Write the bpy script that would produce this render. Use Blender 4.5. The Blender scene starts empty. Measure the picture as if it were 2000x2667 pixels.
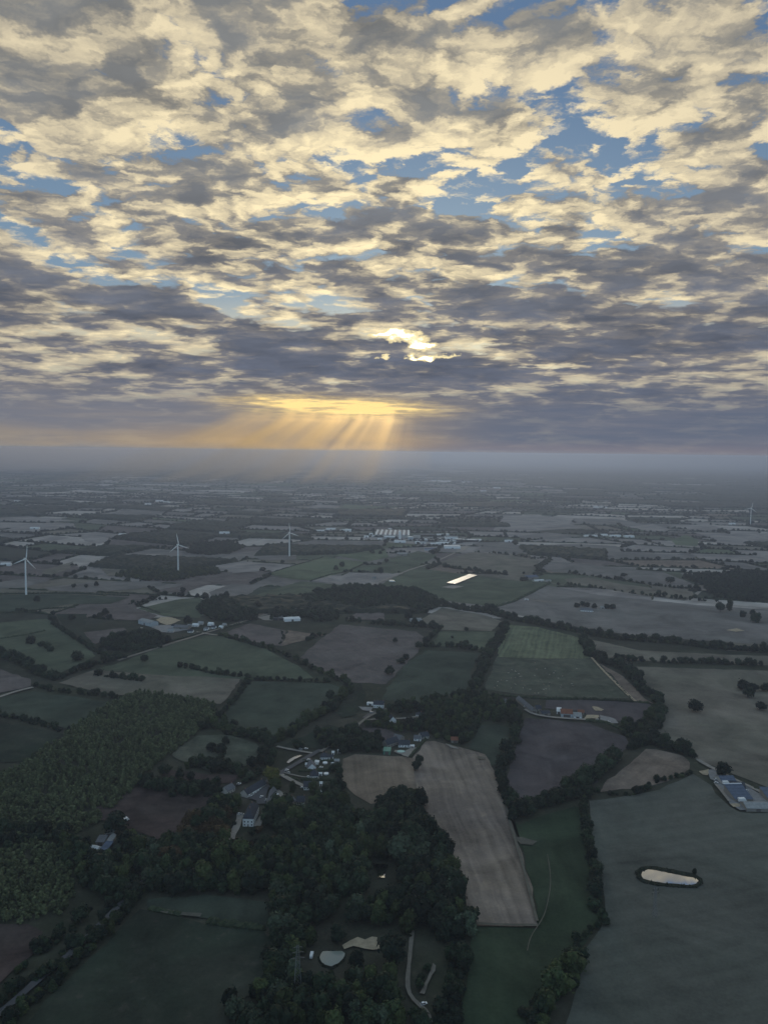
import bpy, bmesh, math, random
import numpy as np
from mathutils import Vector, Matrix
random.seed(7); RNG = np.random.default_rng(11)
SC = bpy.context.scene
COL = SC.collection
R = math.radians

# ------------------------------------------------------------------ camera
F_PX, W_PX, H_PX = 2004.0, 2000.0, 2667.0       # focal length and frame of the photograph
CAM_H, PITCH, ROLL = 330.0, math.atan(156.5 / 2004.0), 0.0119
_fw = Vector((0, math.cos(PITCH), -math.sin(PITCH)))
_up0 = Vector((0, math.sin(PITCH), math.cos(PITCH)))
_rt0 = Vector((1, 0, 0))
_rt = math.cos(ROLL) * _rt0 + math.sin(ROLL) * _up0
_up = -math.sin(ROLL) * _rt0 + math.cos(ROLL) * _up0
cam = bpy.data.cameras.new('camera')
camo = bpy.data.objects.new('camera', cam); COL.objects.link(camo)
camo.matrix_world = Matrix(((_rt.x, _up.x, -_fw.x, 0), (_rt.y, _up.y, -_fw.y, 0), (_rt.z, _up.z, -_fw.z, CAM_H), (0, 0, 0, 1)))
cam.sensor_fit = 'VERTICAL'; cam.sensor_height = 24.0
cam.lens = 24.0 * F_PX / H_PX
cam.clip_start = 1.0; cam.clip_end = 400000.0
SC.camera = camo

def ray(u, v):
    return (_fw + _rt * ((u - W_PX / 2) / F_PX) + _up * ((H_PX / 2 - v) / F_PX)).normalized()
def gnd(u, v, z=0.0):
    d = ray(u, v); t = (z - CAM_H) / d.z
    return Vector((d.x * t, d.y * t, z))
def azel(u, v):
    d = ray(u, v)
    return math.degrees(math.atan2(d.x, d.y)), math.degrees(math.asin(d.z))

# ------------------------------------------------------------------ render settings
SC.view_settings.view_transform = 'Standard'; SC.view_settings.look = 'None'
SC.view_settings.gamma = 1.0; SC.view_settings.exposure = 0.0
SC.view_settings.use_curve_mapping = False
SC.render.engine = 'CYCLES'
cy = SC.cycles
cy.max_bounces = 3; cy.diffuse_bounces = 1; cy.glossy_bounces = 2; cy.transmission_bounces = 1
cy.volume_bounces = 0; cy.transparent_max_bounces = 12
cy.use_denoising = True
try:
    cy.denoiser = 'OPENIMAGEDENOISE'; cy.denoising_input_passes = 'RGB_ALBEDO_NORMAL'
except Exception:
    pass
cy.caustics_reflective = False; cy.caustics_refractive = False

# ------------------------------------------------------------------ sun
SUN_AZ, SUN_EL = azel(1095, 890)
_sd = Vector((math.sin(R(SUN_AZ)) * math.cos(R(SUN_EL)), math.cos(R(SUN_AZ)) * math.cos(R(SUN_EL)), math.sin(R(SUN_EL))))
sl = bpy.data.lights.new('sun', 'SUN'); sl.energy = 0.6; sl.angle = R(10); sl.color = (1.0, 0.84, 0.62)
so = bpy.data.objects.new('sun', sl); COL.objects.link(so)
so.rotation_euler = _sd.to_track_quat('Z', 'Y').to_euler()
so.location = (0, 0, 2000)

# ------------------------------------------------------------------ world: Nishita sky behind a broken deck of cloud
class Net:
    def __init__(s, nt): s.nt = nt
    def n(s, t, **kw):
        x = s.nt.nodes.new(t)
        for k, v in kw.items(): setattr(x, k, v)
        return x
    def put(s, sock, v):
        if v is None: return
        if hasattr(v, 'is_output') or isinstance(v, bpy.types.NodeSocket): s.nt.links.new(v, sock)
        else: sock.default_value = v
    def m(s, op, a, b=None, c=None, clamp=False):
        x = s.n('ShaderNodeMath', operation=op, use_clamp=clamp)
        for i, v in enumerate((a, b, c)): s.put(x.inputs[i], v)
        return x.outputs[0]
    def vm(s, op, a, b=None, out=0):
        x = s.n('ShaderNodeVectorMath', operation=op)
        s.put(x.inputs[0], a); s.put(x.inputs[1], b)
        return x.outputs[out]
    def xyz(s, x=0.0, y=0.0, z=0.0):
        c = s.n('ShaderNodeCombineXYZ')
        for i, v in enumerate((x, y, z)): s.put(c.inputs[i], v)
        return c.outputs[0]
    def noise(s, vec, scale, detail=2, rough=.5, dist=0.0, color=False, dim='3D'):
        x = s.n('ShaderNodeTexNoise', noise_dimensions=dim)
        s.put(x.inputs['Vector'], vec); x.inputs['Scale'].default_value = scale; x.inputs['Detail'].default_value = detail
        x.inputs['Roughness'].default_value = rough; x.inputs['Distortion'].default_value = dist
        return x.outputs['Color' if color else 'Fac']
    def ramp(s, v, a, b, lo=0.0, hi=1.0, smooth=True):
        x = s.n('ShaderNodeMapRange', interpolation_type='SMOOTHSTEP' if smooth else 'LINEAR')
        for i, q in enumerate((v, a, b, lo, hi)): s.put(x.inputs[i], q)
        return x.outputs[0]
    def mix(s, f, a, b):
        x = s.n('ShaderNodeMix', data_type='RGBA')
        s.put(x.inputs[0], f)
        for i, v in ((6, a), (7, b)):
            s.put(x.inputs[i], (*v, 1.0) if isinstance(v, tuple) and len(v) == 3 else v)
        return x.outputs[2]
    def scale(s, col, f):
        x = s.n('ShaderNodeVectorMath', operation='SCALE'); s.put(x.inputs[0], col); s.put(x.inputs['Scale'], f)
        return x.outputs[0]
    def blob(s, ae, a, e, wa, we):
        """soft bump centred on azimuth a, elevation e (degrees)"""
        d = s.vm('MULTIPLY', s.vm('SUBTRACT', ae, (a, e, 0)), (1 / wa, 1 / we, 0))
        r2 = s.vm('DOT_PRODUCT', d, d, out=1)
        return s.m('POWER', 2.718, s.m('MULTIPLY', r2, -1.0))

def build_world():
    w = bpy.data.worlds.new('World'); SC.world = w; w.use_nodes = True
    nt = w.node_tree; nt.nodes.clear(); N = Net(nt)
    out = N.n('ShaderNodeOutputWorld'); bg = N.n('ShaderNodeBackground')
    nt.links.new(bg.outputs[0], out.inputs[0])
    sky = N.n('ShaderNodeTexSky', sky_type='NISHITA', sun_disc=False, sun_elevation=R(SUN_EL), sun_rotation=R(SUN_AZ),
              altitude=330, air_density=1.0, dust_density=1.0, ozone_density=1.5)
    tc = N.n('ShaderNodeTexCoord'); d = N.vm('NORMALIZE', tc.outputs['Generated'])
    sp = N.n('ShaderNodeSeparateXYZ'); nt.links.new(d, sp.inputs[0])
    x, y, z = sp.outputs
    el = N.m('MULTIPLY', N.m('ARCSINE', z), 57.2958)
    az = N.m('MULTIPLY', N.m('ARCTAN2', x, y), 57.2958)
    ae0 = N.xyz(az, el, 0.0)
    zc = N.m('ADD', N.m('MAXIMUM', z, -0.02), 0.125)
    q = N.xyz(N.m('DIVIDE', x, zc), N.m('DIVIDE', y, zc), 3.7)
    # ragged edges for the hand placed gaps and cores
    wv = N.vm('SUBTRACT', N.noise(q, 3.2, 6, .66, color=True), (.5, .5, .5))
    ae = N.vm('ADD', ae0, N.vm('MULTIPLY', wv, N.xyz(N.ramp(el, 2, 25, 7.0, 15.0), N.ramp(el, 2, 25, 1.0, 11.0), 0.0)))
    def blobs(lst, src=ae):
        acc = None
        for (gx, gy, rx, ry, amp) in lst:
            a, e = azel(gx * 1.2056, gy * 1.2056); k = 57.3 / 1662
            b = N.m('MULTIPLY', N.blob(src, a, e, rx * k, ry * k), amp)
            acc = b if acc is None else N.m('ADD', acc, b)
        return acc
    # deck thickness: billowing cells (inverted smooth Voronoi) on broad swells, with ragged fine edges
    qs = N.vm('MULTIPLY', q, (0.86, 1.0, 1.0))
    wq = N.vm('ADD', qs, N.vm('MULTIPLY', wv, (.22, .20, 0)))
    wB = N.ramp(el, 3, 16, .55, 1.0)
    def cells(vec, sc, det):
        v = N.n('ShaderNodeTexVoronoi', feature='SMOOTH_F1', voronoi_dimensions='2D', normalize=False)
        N.put(v.inputs['Vector'], vec); v.inputs['Scale'].default_value = sc; v.inputs['Detail'].default_value = det
        v.inputs['Roughness'].default_value = .55; v.inputs['Smoothness'].default_value = .55; v.inputs['Randomness'].default_value = 1.0
        return N.m('SUBTRACT', .78, v.outputs['Distance'])
    def deck(vec, da, dv, df):
        a_ = N.m('MULTIPLY', N.m('SUBTRACT', N.noise(vec, 2.3, da, .5), .5), .95)
        b_ = N.m('MULTIPLY', N.m('MULTIPLY', cells(vec, 5.2, dv), .62), wB)
        r_ = N.m('ADD', N.m('ADD', a_, b_), .5)
        if df: r_ = N.m('ADD', r_, N.m('MULTIPLY', N.m('SUBTRACT', N.noise(vec, 10.0, df, .68), .5), N.ramp(el, 5, 18, .22, .70)))
        return r_
    fluff = N.m('MULTIPLY', cells(N.vm('ADD', wq, N.vm('MULTIPLY', wv, (.12, .12, 0))), 15.0, 1.0), N.ramp(el, 8, 20, .10, .34))
    n1 = N.m('ADD', deck(wq, 3, 2.0, 6), N.m('SUBTRACT', fluff, N.ramp(el, 8, 20, .0, .0)))
    sh = deck(N.vm('ADD', wq, (0.015, 0.070, 0)), 2, 1.0, 3)
    n1l = deck(wq, 2, 1.0, 1)
    big = N.noise(qs, 0.55, 2, .5)
    ebias = N.m('ADD', N.ramp(el, 7, 16, 0.14, 0.05), N.ramp(el, 20, 34, 0.0, -0.02))
    GAPS = [(590, 150, 90, 28, -.20), (510, 230, 60, 22, -.18), (700, 85, 90, 35, -.22), (860, 75, 80, 25, -.16), (430, 30, 90, 20, -.14),
            (100, 150, 70, 14, -.10), (1060, 110, 60, 30, -.20), (1140, 30, 80, 22, -.18), (1250, 90, 60, 25, -.14), (1090, 200, 70, 25, -.18),
            (1000, 240, 40, 25, -.14), (1420, 225, 60, 18, -.18), (1580, 240, 80, 12, -.14), (1555, 100, 18, 50, -.12), (620, 425, 50, 20, -.26),
            (260, 445, 60, 9, -.20), (110, 470, 60, 10, -.20), (970, 435, 35, 12, -.20), (1190, 385, 80, 12, -.24), (1215, 595, 16, 24, -.26),
            (1340, 562, 70, 5, -.20), (640, 600, 30, 10, -.24), (1270, 480, 50, 8, -.10), (60, 270, 60, 16, -.10), (900, 350, 40, 20, -.08)]
    CORES = [(380, 540, 170, 45, .12), (270, 340, 150, 45, .10), (660, 260, 110, 45, .12), (850, 430, 110, 35, .12), (880, 620, 170, 40, .14),
             (1480, 620, 190, 50, .12), (1290, 470, 80, 25, .06), (1180, 700, 180, 40, .10), (250, 650, 220, 30, .12), (60, 620, 90, 40, .08),
             (700, 800, 260, 26, .14), (250, 790, 260, 30, .10), (1350, 800, 300, 36, .12), (1600, 520, 80, 40, .08), (690, 560, 80, 30, .04),
             (1180, 560, 80, 20, .06), (1130, 300, 60, 25, .03)]
    LITG = [(520, 330, 130, 25, -.10), (500, 650, 200, 8, -.08), (300, 720, 250, 6, -.11), (60, 715, 120, 6, -.10), (1200, 790, 150, 6, -.22),
            (1400, 770, 120, 5, -.10), (600, 700, 60, 8, -.12), (1500, 640, 100, 8, -.12), (870, 700, 60, 10, -.10), (1540, 882, 90, 6, -.24),
            (600, 650, 30, 30, -.18), (1600, 320, 120, 30, -.06), (1080, 738, 60, 6, -.15), (1230, 610, 40, 16, -.12)]
    man = N.m('ADD', N.m('MULTIPLY', blobs(GAPS), .42), blobs(LITG))
    man = N.m('ADD', man, blobs(CORES))
    base = N.m('ADD', N.m('MULTIPLY', N.m('SUBTRACT', big, .5), .12), N.m('ADD', ebias, man))
    D = N.m('ADD', n1, base); DL = N.m('ADD', n1l, base)
    cov = N.ramp(D, .32, .55)
    thick = N.ramp(DL, .46, N.ramp(el, 6, 20, 1.02, 1.26), smooth=False)
    relief = N.m('SUBTRACT', n1, sh)
    shade = N.m('ADD', N.m('MULTIPLY', thick, .95), N.m('ADD', N.ramp(el, 24, 8, .02, .14), N.ramp(el, 8, 20, .03, .12)))
    shade = N.m('ADD', shade, N.m('ADD', N.m('MULTIPLY', relief, -1.60), N.m('MULTIPLY', N.m('SUBTRACT', N.noise(wq, 15.0, 4, .65), .5), N.ramp(el, 5, 16, .05, .40))), clamp=True)     # 0 sunlit rim .. 1 dark core
    # colours: warm rims, cooler cores, both paler towards the horizon
    sunny = N.blob(ae0, SUN_AZ - 4, SUN_EL + 4, 30, 19)
    rim = N.mix(sunny, (.63, .555, .415), (1.12, .94, .58))
    mid = N.mix(N.ramp(el, 4, 24), (.22, .21, .215), (.385, .35, .285))
    core = N.mix(N.ramp(el, 3, 26), (.108, .125, .172), (.205, .212, .215))
    tone = N.noise(wq, 3.4, 4, .6)
    core = N.scale(core, N.ramp(tone, .3, .7, .78, 1.28, smooth=False)); mid = N.scale(mid, N.ramp(tone, .3, .7, .86, 1.16, smooth=False))
    c1 = N.mix(N.ramp(shade, .0, .62, smooth=False), rim, mid)
    cloud = N.mix(N.ramp(shade, .32, 1.05), c1, core)
    blue = N.vm('MULTIPLY', N.scale(sky.outputs[0], 0.085), (.62, .86, 1.22))
    bluef = N.mix(N.ramp(el, 12, 28), (.200, .290, .385), (.108, .185, .315))
    bluef = N.mix(N.ramp(el, 12, 7), bluef, (.66, .57, .38))
    blue = N.mix(.82, blue, bluef)
    col = N.mix(cov, blue, cloud)
    # veil under the deck
    low = N.ramp(el, 6.5, 2.0)
    streak = N.noise(N.xyz(N.m('MULTIPLY', az, .09), N.m('MULTIPLY', el, 1.5), 0.0), 1.0, 4, .55)
    veil = N.mix(N.ramp(az, -20, 18), (.185, .195, .235), (.120, .145, .205))
    veil = N.mix(N.ramp(streak, .42, .68), veil, N.mix(N.ramp(az, -25, 18), (.24, .23, .24), (.155, .17, .22)))
    wn = N.noise(N.xyz(N.m('MULTIPLY', az, .16), N.m('MULTIPLY', el, .5), 9.0), 1.0, 3, .55)
    warmband = N.m('MULTIPLY', N.m('MULTIPLY', N.ramp(el, 2.2, 0.3), N.ramp(az, 10, -5)), N.m('MULTIPLY', N.ramp(az, -16, -9, .62, 1.0), N.ramp(wn, .30, .62, .35, 1.0)))
    veil = N.mix(warmband, veil, N.mix(N.ramp(az, -30, -8), (.40, .31, .20), (.56, .37, .17)))
    veil = N.mix(N.m('MULTIPLY', N.ramp(el, 1.1, .1), N.ramp(az, -2, 10)), veil, (.20, .18, .215))
    col = N.mix(N.m('MULTIPLY', low, .93), col, veil)
    # the bright slit and the holes where the sun shows through
    slit = blobs([(640, 866, 120, 9, .9), (740, 882, 150, 17, 1.6), (810, 886, 80, 11, 1.0)], ae)
    sn = N.noise(N.xyz(N.m('MULTIPLY', az, .35), N.m('MULTIPLY', el, 5.0), 4.0), 1.0, 4, .6)
    slit = N.m('MULTIPLY', slit, N.ramp(sn, .35, .62, .25, 1.0), clamp=True)
    glow = N.m('MULTIPLY', N.blob(ae0, *azel(730 * 1.2056, 900 * 1.2056), 6.5, 1.3), .45)
    col = N.mix(glow, col, (.62, .43, .20))
    col = N.mix(slit, col, (1.15, .84, .34))
    hn = N.vm('ADD', ae0, N.vm('MULTIPLY', N.vm('SUBTRACT', N.noise(N.vm('MULTIPLY', ae0, (.6, 1.2, 0)), 1.0, 4, .6, color=True), (.5, .5, .5)), (4.0, 1.6, 0)))
    holes = blobs([(835, 719, 42, 8, 1.2), (905, 748, 26, 9, 1.5), (915, 772, 28, 6, 1.4), (820, 772, 22, 4, .7), (965, 768, 26, 4, .6), (880, 730, 40, 8, .8)], hn)
    col = N.mix(N.ramp(holes, .22, .55), col, (.95, .80, .45))
    col = N.mix(N.ramp(holes, .60, 1.0), col, (2.2, 2.0, 1.5))
    # overhead and behind the camera the sky opens to a plain pale blue
    back = N.ramp(y, 0.25, -0.25)
    over = N.ramp(el, 34, 50)
    col = N.mix(N.m('MULTIPLY', N.m('MAXIMUM', back, over), .85), col, (.26, .39, .525))
    col = N.mix(N.m('MULTIPLY', N.m('MULTIPLY', N.ramp(y, -.1, -.5), N.ramp(el, 50, 20)), .8), col, (.34, .50, .66))
    nt.links.new(col, bg.inputs[0]); bg.inputs[1].default_value = 1.0
    w.cycles.sampling_method = 'MANUAL'; w.cycles.sample_map_resolution = 256
build_world()

# ------------------------------------------------------------------ helpers
TILES = {'A': (0, 1200, 1.659), 'B': (1000, 1200, 1.659), 'C': (0, 1600, 1.659), 'D': (1000, 1600, 1.659), 'E': (0, 2067, 1.659),
         'F': (1000, 2067, 1.659), 'G': (0, 0, .8295), 'V': (540, 1900, 4.1475), 'W': (900, 1780, 4.1475), 'X': (1300, 1780, 4.1475),
         'Y': (1700, 1930, 5.53), 'Z': (320, 1560, 3.318), 'I': (900, 1340, 4.1475), 'J': (180, 2080, 5.53), 'K': (740, 2200, 3.318)}
def px(t, p):
    ox, oy, s = TILES[t]
    return ox + p[0] / s, oy + p[1] / s
def at(t, x, y, z=0.0):
    """where the photograph's point (x, y) of survey tile t lies on the ground"""
    return gnd(*px(t, (x, y)), z)
def metres(t, x, y, hpx):
    """real height of something hpx tall standing at that point"""
    u, v = px(t, (x, y)); g = gnd(u, v); s = (g - Vector((0, 0, CAM_H))).length
    return hpx / TILES[t][2] * s / F_PX / max(.3, Vector((g.x, g.y)).length / s)

def tag(o, label=None, cat=None, group=None, kind=None):
    if label: o['label'] = label
    if cat: o['category'] = cat
    if group: o['group'] = group
    if kind: o['kind'] = kind
    return o
def empty(name, loc, rz=0.0):
    o = bpy.data.objects.new(name, None); COL.objects.link(o); o.location = loc; o.rotation_euler = (0, 0, rz)
    o.empty_display_size = 1.0
    return o
class MB:
    def __init__(s): s.v = []; s.f = []; s.mi = []
    def face(s, pts, mi=0):
        i = len(s.v); s.v += [tuple(p) for p in pts]; s.f.append(tuple(range(i, i + len(pts)))); s.mi.append(mi)
    def box(s, x0, y0, z0, x1, y1, z1, mi=0, M=None):
        c = [(x0, y0, z0), (x1, y0, z0), (x1, y1, z0), (x0, y1, z0), (x0, y0, z1), (x1, y0, z1), (x1, y1, z1), (x0, y1, z1)]
        if M is not None: c = [M @ Vector(p) for p in c]
        i = len(s.v); s.v += [tuple(p) for p in c]
        for q in ((0, 3, 2, 1), (4, 5, 6, 7), (0, 1, 5, 4), (1, 2, 6, 5), (2, 3, 7, 6), (3, 0, 4, 7)):
            s.f.append(tuple(i + k for k in q)); s.mi.append(mi)
    def hexa(s, lo, hi, mi=0):
        n = len(lo); i = len(s.v); s.v += [tuple(p) for p in lo] + [tuple(p) for p in hi]
        s.f.append(tuple(i + k for k in reversed(range(n)))); s.mi.append(mi)
        s.f.append(tuple(i + n + k for k in range(n))); s.mi.append(mi)
        for k in range(n):
            j = (k + 1) % n; s.f.append((i + k, i + j, i + n + j, i + n + k)); s.mi.append(mi)
    def bar(s, p, q, r0, r1=None, n=6, mi=0):
        r1 = r0 if r1 is None else r1
        p, q = Vector(p), Vector(q); d = (q - p).normalized()
        a = d.orthogonal().normalized(); b = d.cross(a)
        ring = lambda c, r: [c + a * (math.cos(6.28319 * k / n) * r) + b * (math.sin(6.28319 * k / n) * r) for k in range(n)]
        s.hexa(ring(p, r0), ring(q, r1), mi)
    def lathe(s, prof, n=16, mi=0):
        i = len(s.v)
        for (r, z) in prof:
            s.v += [(r * math.cos(6.28319 * k / n), r * math.sin(6.28319 * k / n), z) for k in range(n)]
        for j in range(len(prof) - 1):
            for k in range(n):
                l = (k + 1) % n
                s.f.append((i + j * n + k, i + j * n + l, i + (j + 1) * n + l, i + (j + 1) * n + k)); s.mi.append(mi)
        s.f.append(tuple(i + (len(prof) - 1) * n + k for k in range(n))); s.mi.append(mi)
    def mesh(s, name, mats, smooth=False):
        me = bpy.data.meshes.new(name); me.from_pydata(s.v, [], s.f)
        for m in (mats if isinstance(mats, (list, tuple)) else [mats]): me.materials.append(m)
        if any(s.mi): me.polygons.foreach_set('material_index', s.mi)
        if smooth: me.polygons.foreach_set('use_smooth', [True] * len(s.f))
        me.update(); return me
    def build(s, name, mats, parent=None, smooth=False):
        o = bpy.data.objects.new(name, s.mesh(name, mats, smooth)); COL.objects.link(o)
        if parent is not None: o.parent = parent
        return o

def smooth_line(pts, step):
    """resample a polyline of Vectors every step metres"""
    out = [pts[0].copy()]
    for a, b in zip(pts, pts[1:]):
        n = max(1, int(round((b - a).length / step)))
        for k in range(1, n + 1): out.append(a.lerp(b, k / n))
    return out
def inside(p, poly):
    x, y = p[0], p[1]; c = False; j = len(poly) - 1
    for i in range(len(poly)):
        xi, yi = poly[i][0], poly[i][1]; xj, yj = poly[j][0], poly[j][1]
        if (yi > y) != (yj > y) and x < (xj - xi) * (y - yi) / (yj - yi) + xi: c = not c
        j = i
    return c

# ------------------------------------------------------------------ materials
def mat(name):
    m = bpy.data.materials.new(name); m.use_nodes = True; nt = m.node_tree
    b = nt.nodes['Principled BSDF']; return m, Net(nt), b
def plain(name, col, rough=.7, metal=0.0, var=.15, vscale=.8, spec=.4):
    m, N, b = mat(name)
    geo = N.n('ShaderNodeNewGeometry'); n = N.noise(geo.outputs['Position'], vscale, 4, .6)
    f = N.ramp(n, .25, .75, 1 - var, 1 + var, smooth=False)
    N.put(b.inputs['Base Color'], N.scale(col, f))
    b.inputs['Roughness'].default_value = rough; b.inputs['Metallic'].default_value = metal
    b.inputs['Specular IOR Level'].default_value = spec
    return m
def roofmat(name, col, pitch=.35, rough=.6, metal=0.0):
    """courses of slate, tile or sheet with weathering"""
    m, N, b = mat(name)
    tc = N.n('ShaderNodeTexCoord'); o = tc.outputs['Object']
    n = N.noise(o, .35, 5, .65); n2 = N.noise(o, 2.5, 3, .6)
    w = N.n('ShaderNodeTexWave', wave_type='BANDS', bands_direction='Z'); N.put(w.inputs['Vector'], o); w.inputs['Scale'].default_value = pitch
    f = N.m('ADD', N.ramp(n, .25, .75, .72, 1.2, smooth=False), N.m('MULTIPLY', N.m('SUBTRACT', n2, .5), .5))
    f = N.m('MULTIPLY', f, N.ramp(w.outputs['Fac'], 0, 1, .9, 1.06))
    N.put(b.inputs['Base Color'], N.scale(col, f)); b.inputs['Roughness'].default_value = max(rough, .7)
    b.inputs['Metallic'].default_value = metal; b.inputs['Specular IOR Level'].default_value = .02
    return m
def field_mat(name, c1, c2, p=None, q=None, width=7.0, amt=.0, patch=90.0, grain=.18, c3=None):
    """crop, grass or bare soil; p->q is the direction in which it was worked"""
    m, N, b = mat(name)
    geo = N.n('ShaderNodeNewGeometry'); P = geo.outputs['Position']
    big = N.noise(P, 1 / patch, 5, .6); mid = N.noise(P, 1 / 14.0, 4, .65); fine = N.noise(P, 1 / 2.2, 3, .7)
    col = N.mix(N.ramp(big, .32, .68), c1, c2)
    if c3: col = N.mix(N.m('MULTIPLY', N.ramp(mid, .56, .72), .6), col, c3)
    wide = N.noise(N.vm('ADD', P, (900.0, 300.0, 0.0)), 1 / (patch * .55), 4, .6, dist=.8)
    f = N.m('ADD', N.m('ADD', 1.0, N.m('MULTIPLY', N.m('SUBTRACT', wide, .5), 1.7)), N.m('MULTIPLY', N.m('SUBTRACT', fine, .5), grain * 4.2))
    f = N.m('ADD', f, N.m('MULTIPLY', N.m('SUBTRACT', mid, .5), grain * 3.6))
    if amt > 0 and p is not None:
        d = Vector((q.x - p.x, q.y - p.y, 0)).normalized(); nrm = (-d.y, d.x, 0.0)
        wob = N.m('MULTIPLY', N.m('SUBTRACT', N.noise(P, 1 / 60.0, 2, .5), .5), width * 1.2)
        s = N.m('ADD', N.vm('DOT_PRODUCT', P, nrm, out=1), wob)
        l = N.vm('DOT_PRODUCT', P, (d.x, d.y, 0.0), out=1)
        # swaths of uneven strength: noise that is long along the work and narrow across it
        s1 = N.noise(N.xyz(N.m('DIVIDE', s, width), N.m('DIVIDE', l, width * 30), 0.0), 1.0, 3, .6)
        s2 = N.noise(N.xyz(N.m('DIVIDE', s, width * .3), N.m('DIVIDE', l, width * 14), 5.0), 1.0, 2, .6)
        sn = N.m('SINE', N.m('MULTIPLY', s, 6.2832 / width))
        st = N.m('ADD', N.m('MULTIPLY', N.m('SUBTRACT', s1, .5), 2.4), N.m('MULTIPLY', N.m('SUBTRACT', s2, .5), 1.8))
        st = N.m('ADD', st, N.m('MULTIPLY', sn, .22))
        f = N.m('ADD', f, N.m('MULTIPLY', st, amt))
    N.put(b.inputs['Base Color'], N.scale(col, N.m('MAXIMUM', f, .15)))
    b.inputs['Roughness'].default_value = .95; b.inputs['Specular IOR Level'].default_value = .0
    return m
def leaf_mat(name, c1, c2):
    m, N, b = mat(name)
    oi = N.n('ShaderNodeObjectInfo'); geo = N.n('ShaderNodeNewGeometry')
    n = N.noise(geo.outputs['Position'], .45, 3, .6)
    col = N.mix(N.ramp(n, .3, .7), c1, c2)
    v = N.m('ADD', .62, N.m('MULTIPLY', oi.outputs['Random'], .76))
    v = N.m('MULTIPLY', v, N.m('ADD', .8, N.m('MULTIPLY', geo.outputs['Random Per Island'], .45)))
    N.put(b.inputs['Base Color'], N.scale(col, v)); b.inputs['Roughness'].default_value = .8
    b.inputs['Specular IOR Level'].default_value = .2
    return m
M = {}
LEAF = {'round': ((.012, .024, .012), (.026, .042, .020)), 'olive': ((.034, .050, .017), (.052, .068, .024)), 'pale': ((.044, .064, .040), (.068, .090, .054)),
        'rust': ((.044, .030, .014), (.066, .044, .020)), 'deep': ((.007, .014, .009), (.016, .026, .014)), 'yellow': ((.10, .11, .025), (.15, .14, .035)),
        'tall': ((.024, .040, .016), (.040, .058, .024))}
for k, (a, b_) in LEAF.items(): M['leaf_' + k] = leaf_mat('leaves_' + k, a, b_)
M['bark'] = plain('bark', (.05, .04, .032), .9, vscale=1.5)
M['hedge'] = leaf_mat('hedge_leaves', (.022, .032, .018), (.040, .052, .026))
M['white_wall'] = plain('white_render', (.86, .88, .88), .8, var=.07, vscale=.4)
M['pale_wall'] = plain('pale_render', (.46, .45, .42), .85, var=.12, vscale=.4)
M['stone'] = plain('rubble_stone', (.26, .24, .21), .9, var=.25, vscale=1.2)
M['blue_sheet'] = plain('pale_blue_cladding', (.42, .48, .52), .5, var=.07, vscale=.3)
M['dark_wall'] = plain('dark_boarding', (.05, .05, .05), .8)
M['green_sheet'] = plain('green_cladding', (.10, .24, .18), .6)
M['slate'] = roofmat('slate', (.060, .066, .080), .9, .5)
M['slate_light'] = roofmat('weathered_slate', (.15, .155, .165), .9, .6)
M['bluegrey'] = roofmat('blue_grey_sheet_roof', (.11, .135, .185), .3, .45)
M['tile'] = roofmat('red_clay_tiles', (.22, .10, .065), 1.0, .8)
M['sheet'] = roofmat('grey_fibre_cement', (.30, .31, .31), .5, .6)
M['white_roof'] = roofmat('white_sheet_roof', (.72, .74, .74), .3, .5)
M['bright_roof'] = plain('bare_metal_roof', (.28, .32, .37), .38, metal=.85, var=.05, vscale=.2)
M['glass'] = plain('window_glass', (.03, .035, .045), .08, spec=.6, var=.02)
M['door'] = plain('painted_door', (.12, .10, .09), .6)
M['brick'] = plain('chimney_brick', (.20, .12, .09), .9, vscale=3)
M['white_paint'] = plain('white_paint', (.80, .82, .82), .45, var=.04)
M['turbine'] = plain('turbine_white', (.80, .84, .84), .4, var=.04, vscale=.1)
M['steel'] = plain('galvanised_steel', (.22, .23, .24), .5, metal=.3)
M['asphalt'] = plain('asphalt', (.075, .075, .08), .9, var=.2, vscale=.3)
M['gravel'] = plain('pale_gravel', (.24, .225, .20), .95, var=.25, vscale=.3)
M['track'] = plain('earth_track', (.17, .155, .13), .95, var=.3, vscale=.2)
M['sand'] = plain('bare_sand', (.34, .285, .20), .95, var=.3, vscale=.25)
M['concrete'] = plain('concrete_yard', (.20, .205, .21), .9, var=.25, vscale=.2)
M['worn_grass'] = plain('worn_grass', (.10, .095, .075), .95, var=.3, vscale=.2)
M['tyre'] = plain('tyre', (.02, .02, .02), .9)

# ------------------------------------------------------------------ ground, fields, roads, ponds
def grid_ground():
    ys = [-700, -200, 200, 400, 600, 900, 1300, 2000, 3000, 5000, 9000, 16000, 30000, 55000, 90000]
    mb = MB(); cols = [-60000, -25000, -10000, -4000, -1500, -500, 0, 500, 1500, 4000, 10000, 25000, 60000]
    n = len(cols); mb.v = [(x, y, 0.0) for y in ys for x in cols]
    for j in range(len(ys) - 1):
        for i in range(n - 1):
            a = j * n + i; mb.f.append((a, a + 1, a + n + 1, a + n)); mb.mi.append(0)
    m = field_mat('rough_pasture', (.060, .058, .045), (.046, .052, .034), patch=160, grain=.22, c3=(.085, .075, .055))
    tag(mb.build('ground', m), kind='structure')
grid_ground()

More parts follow.
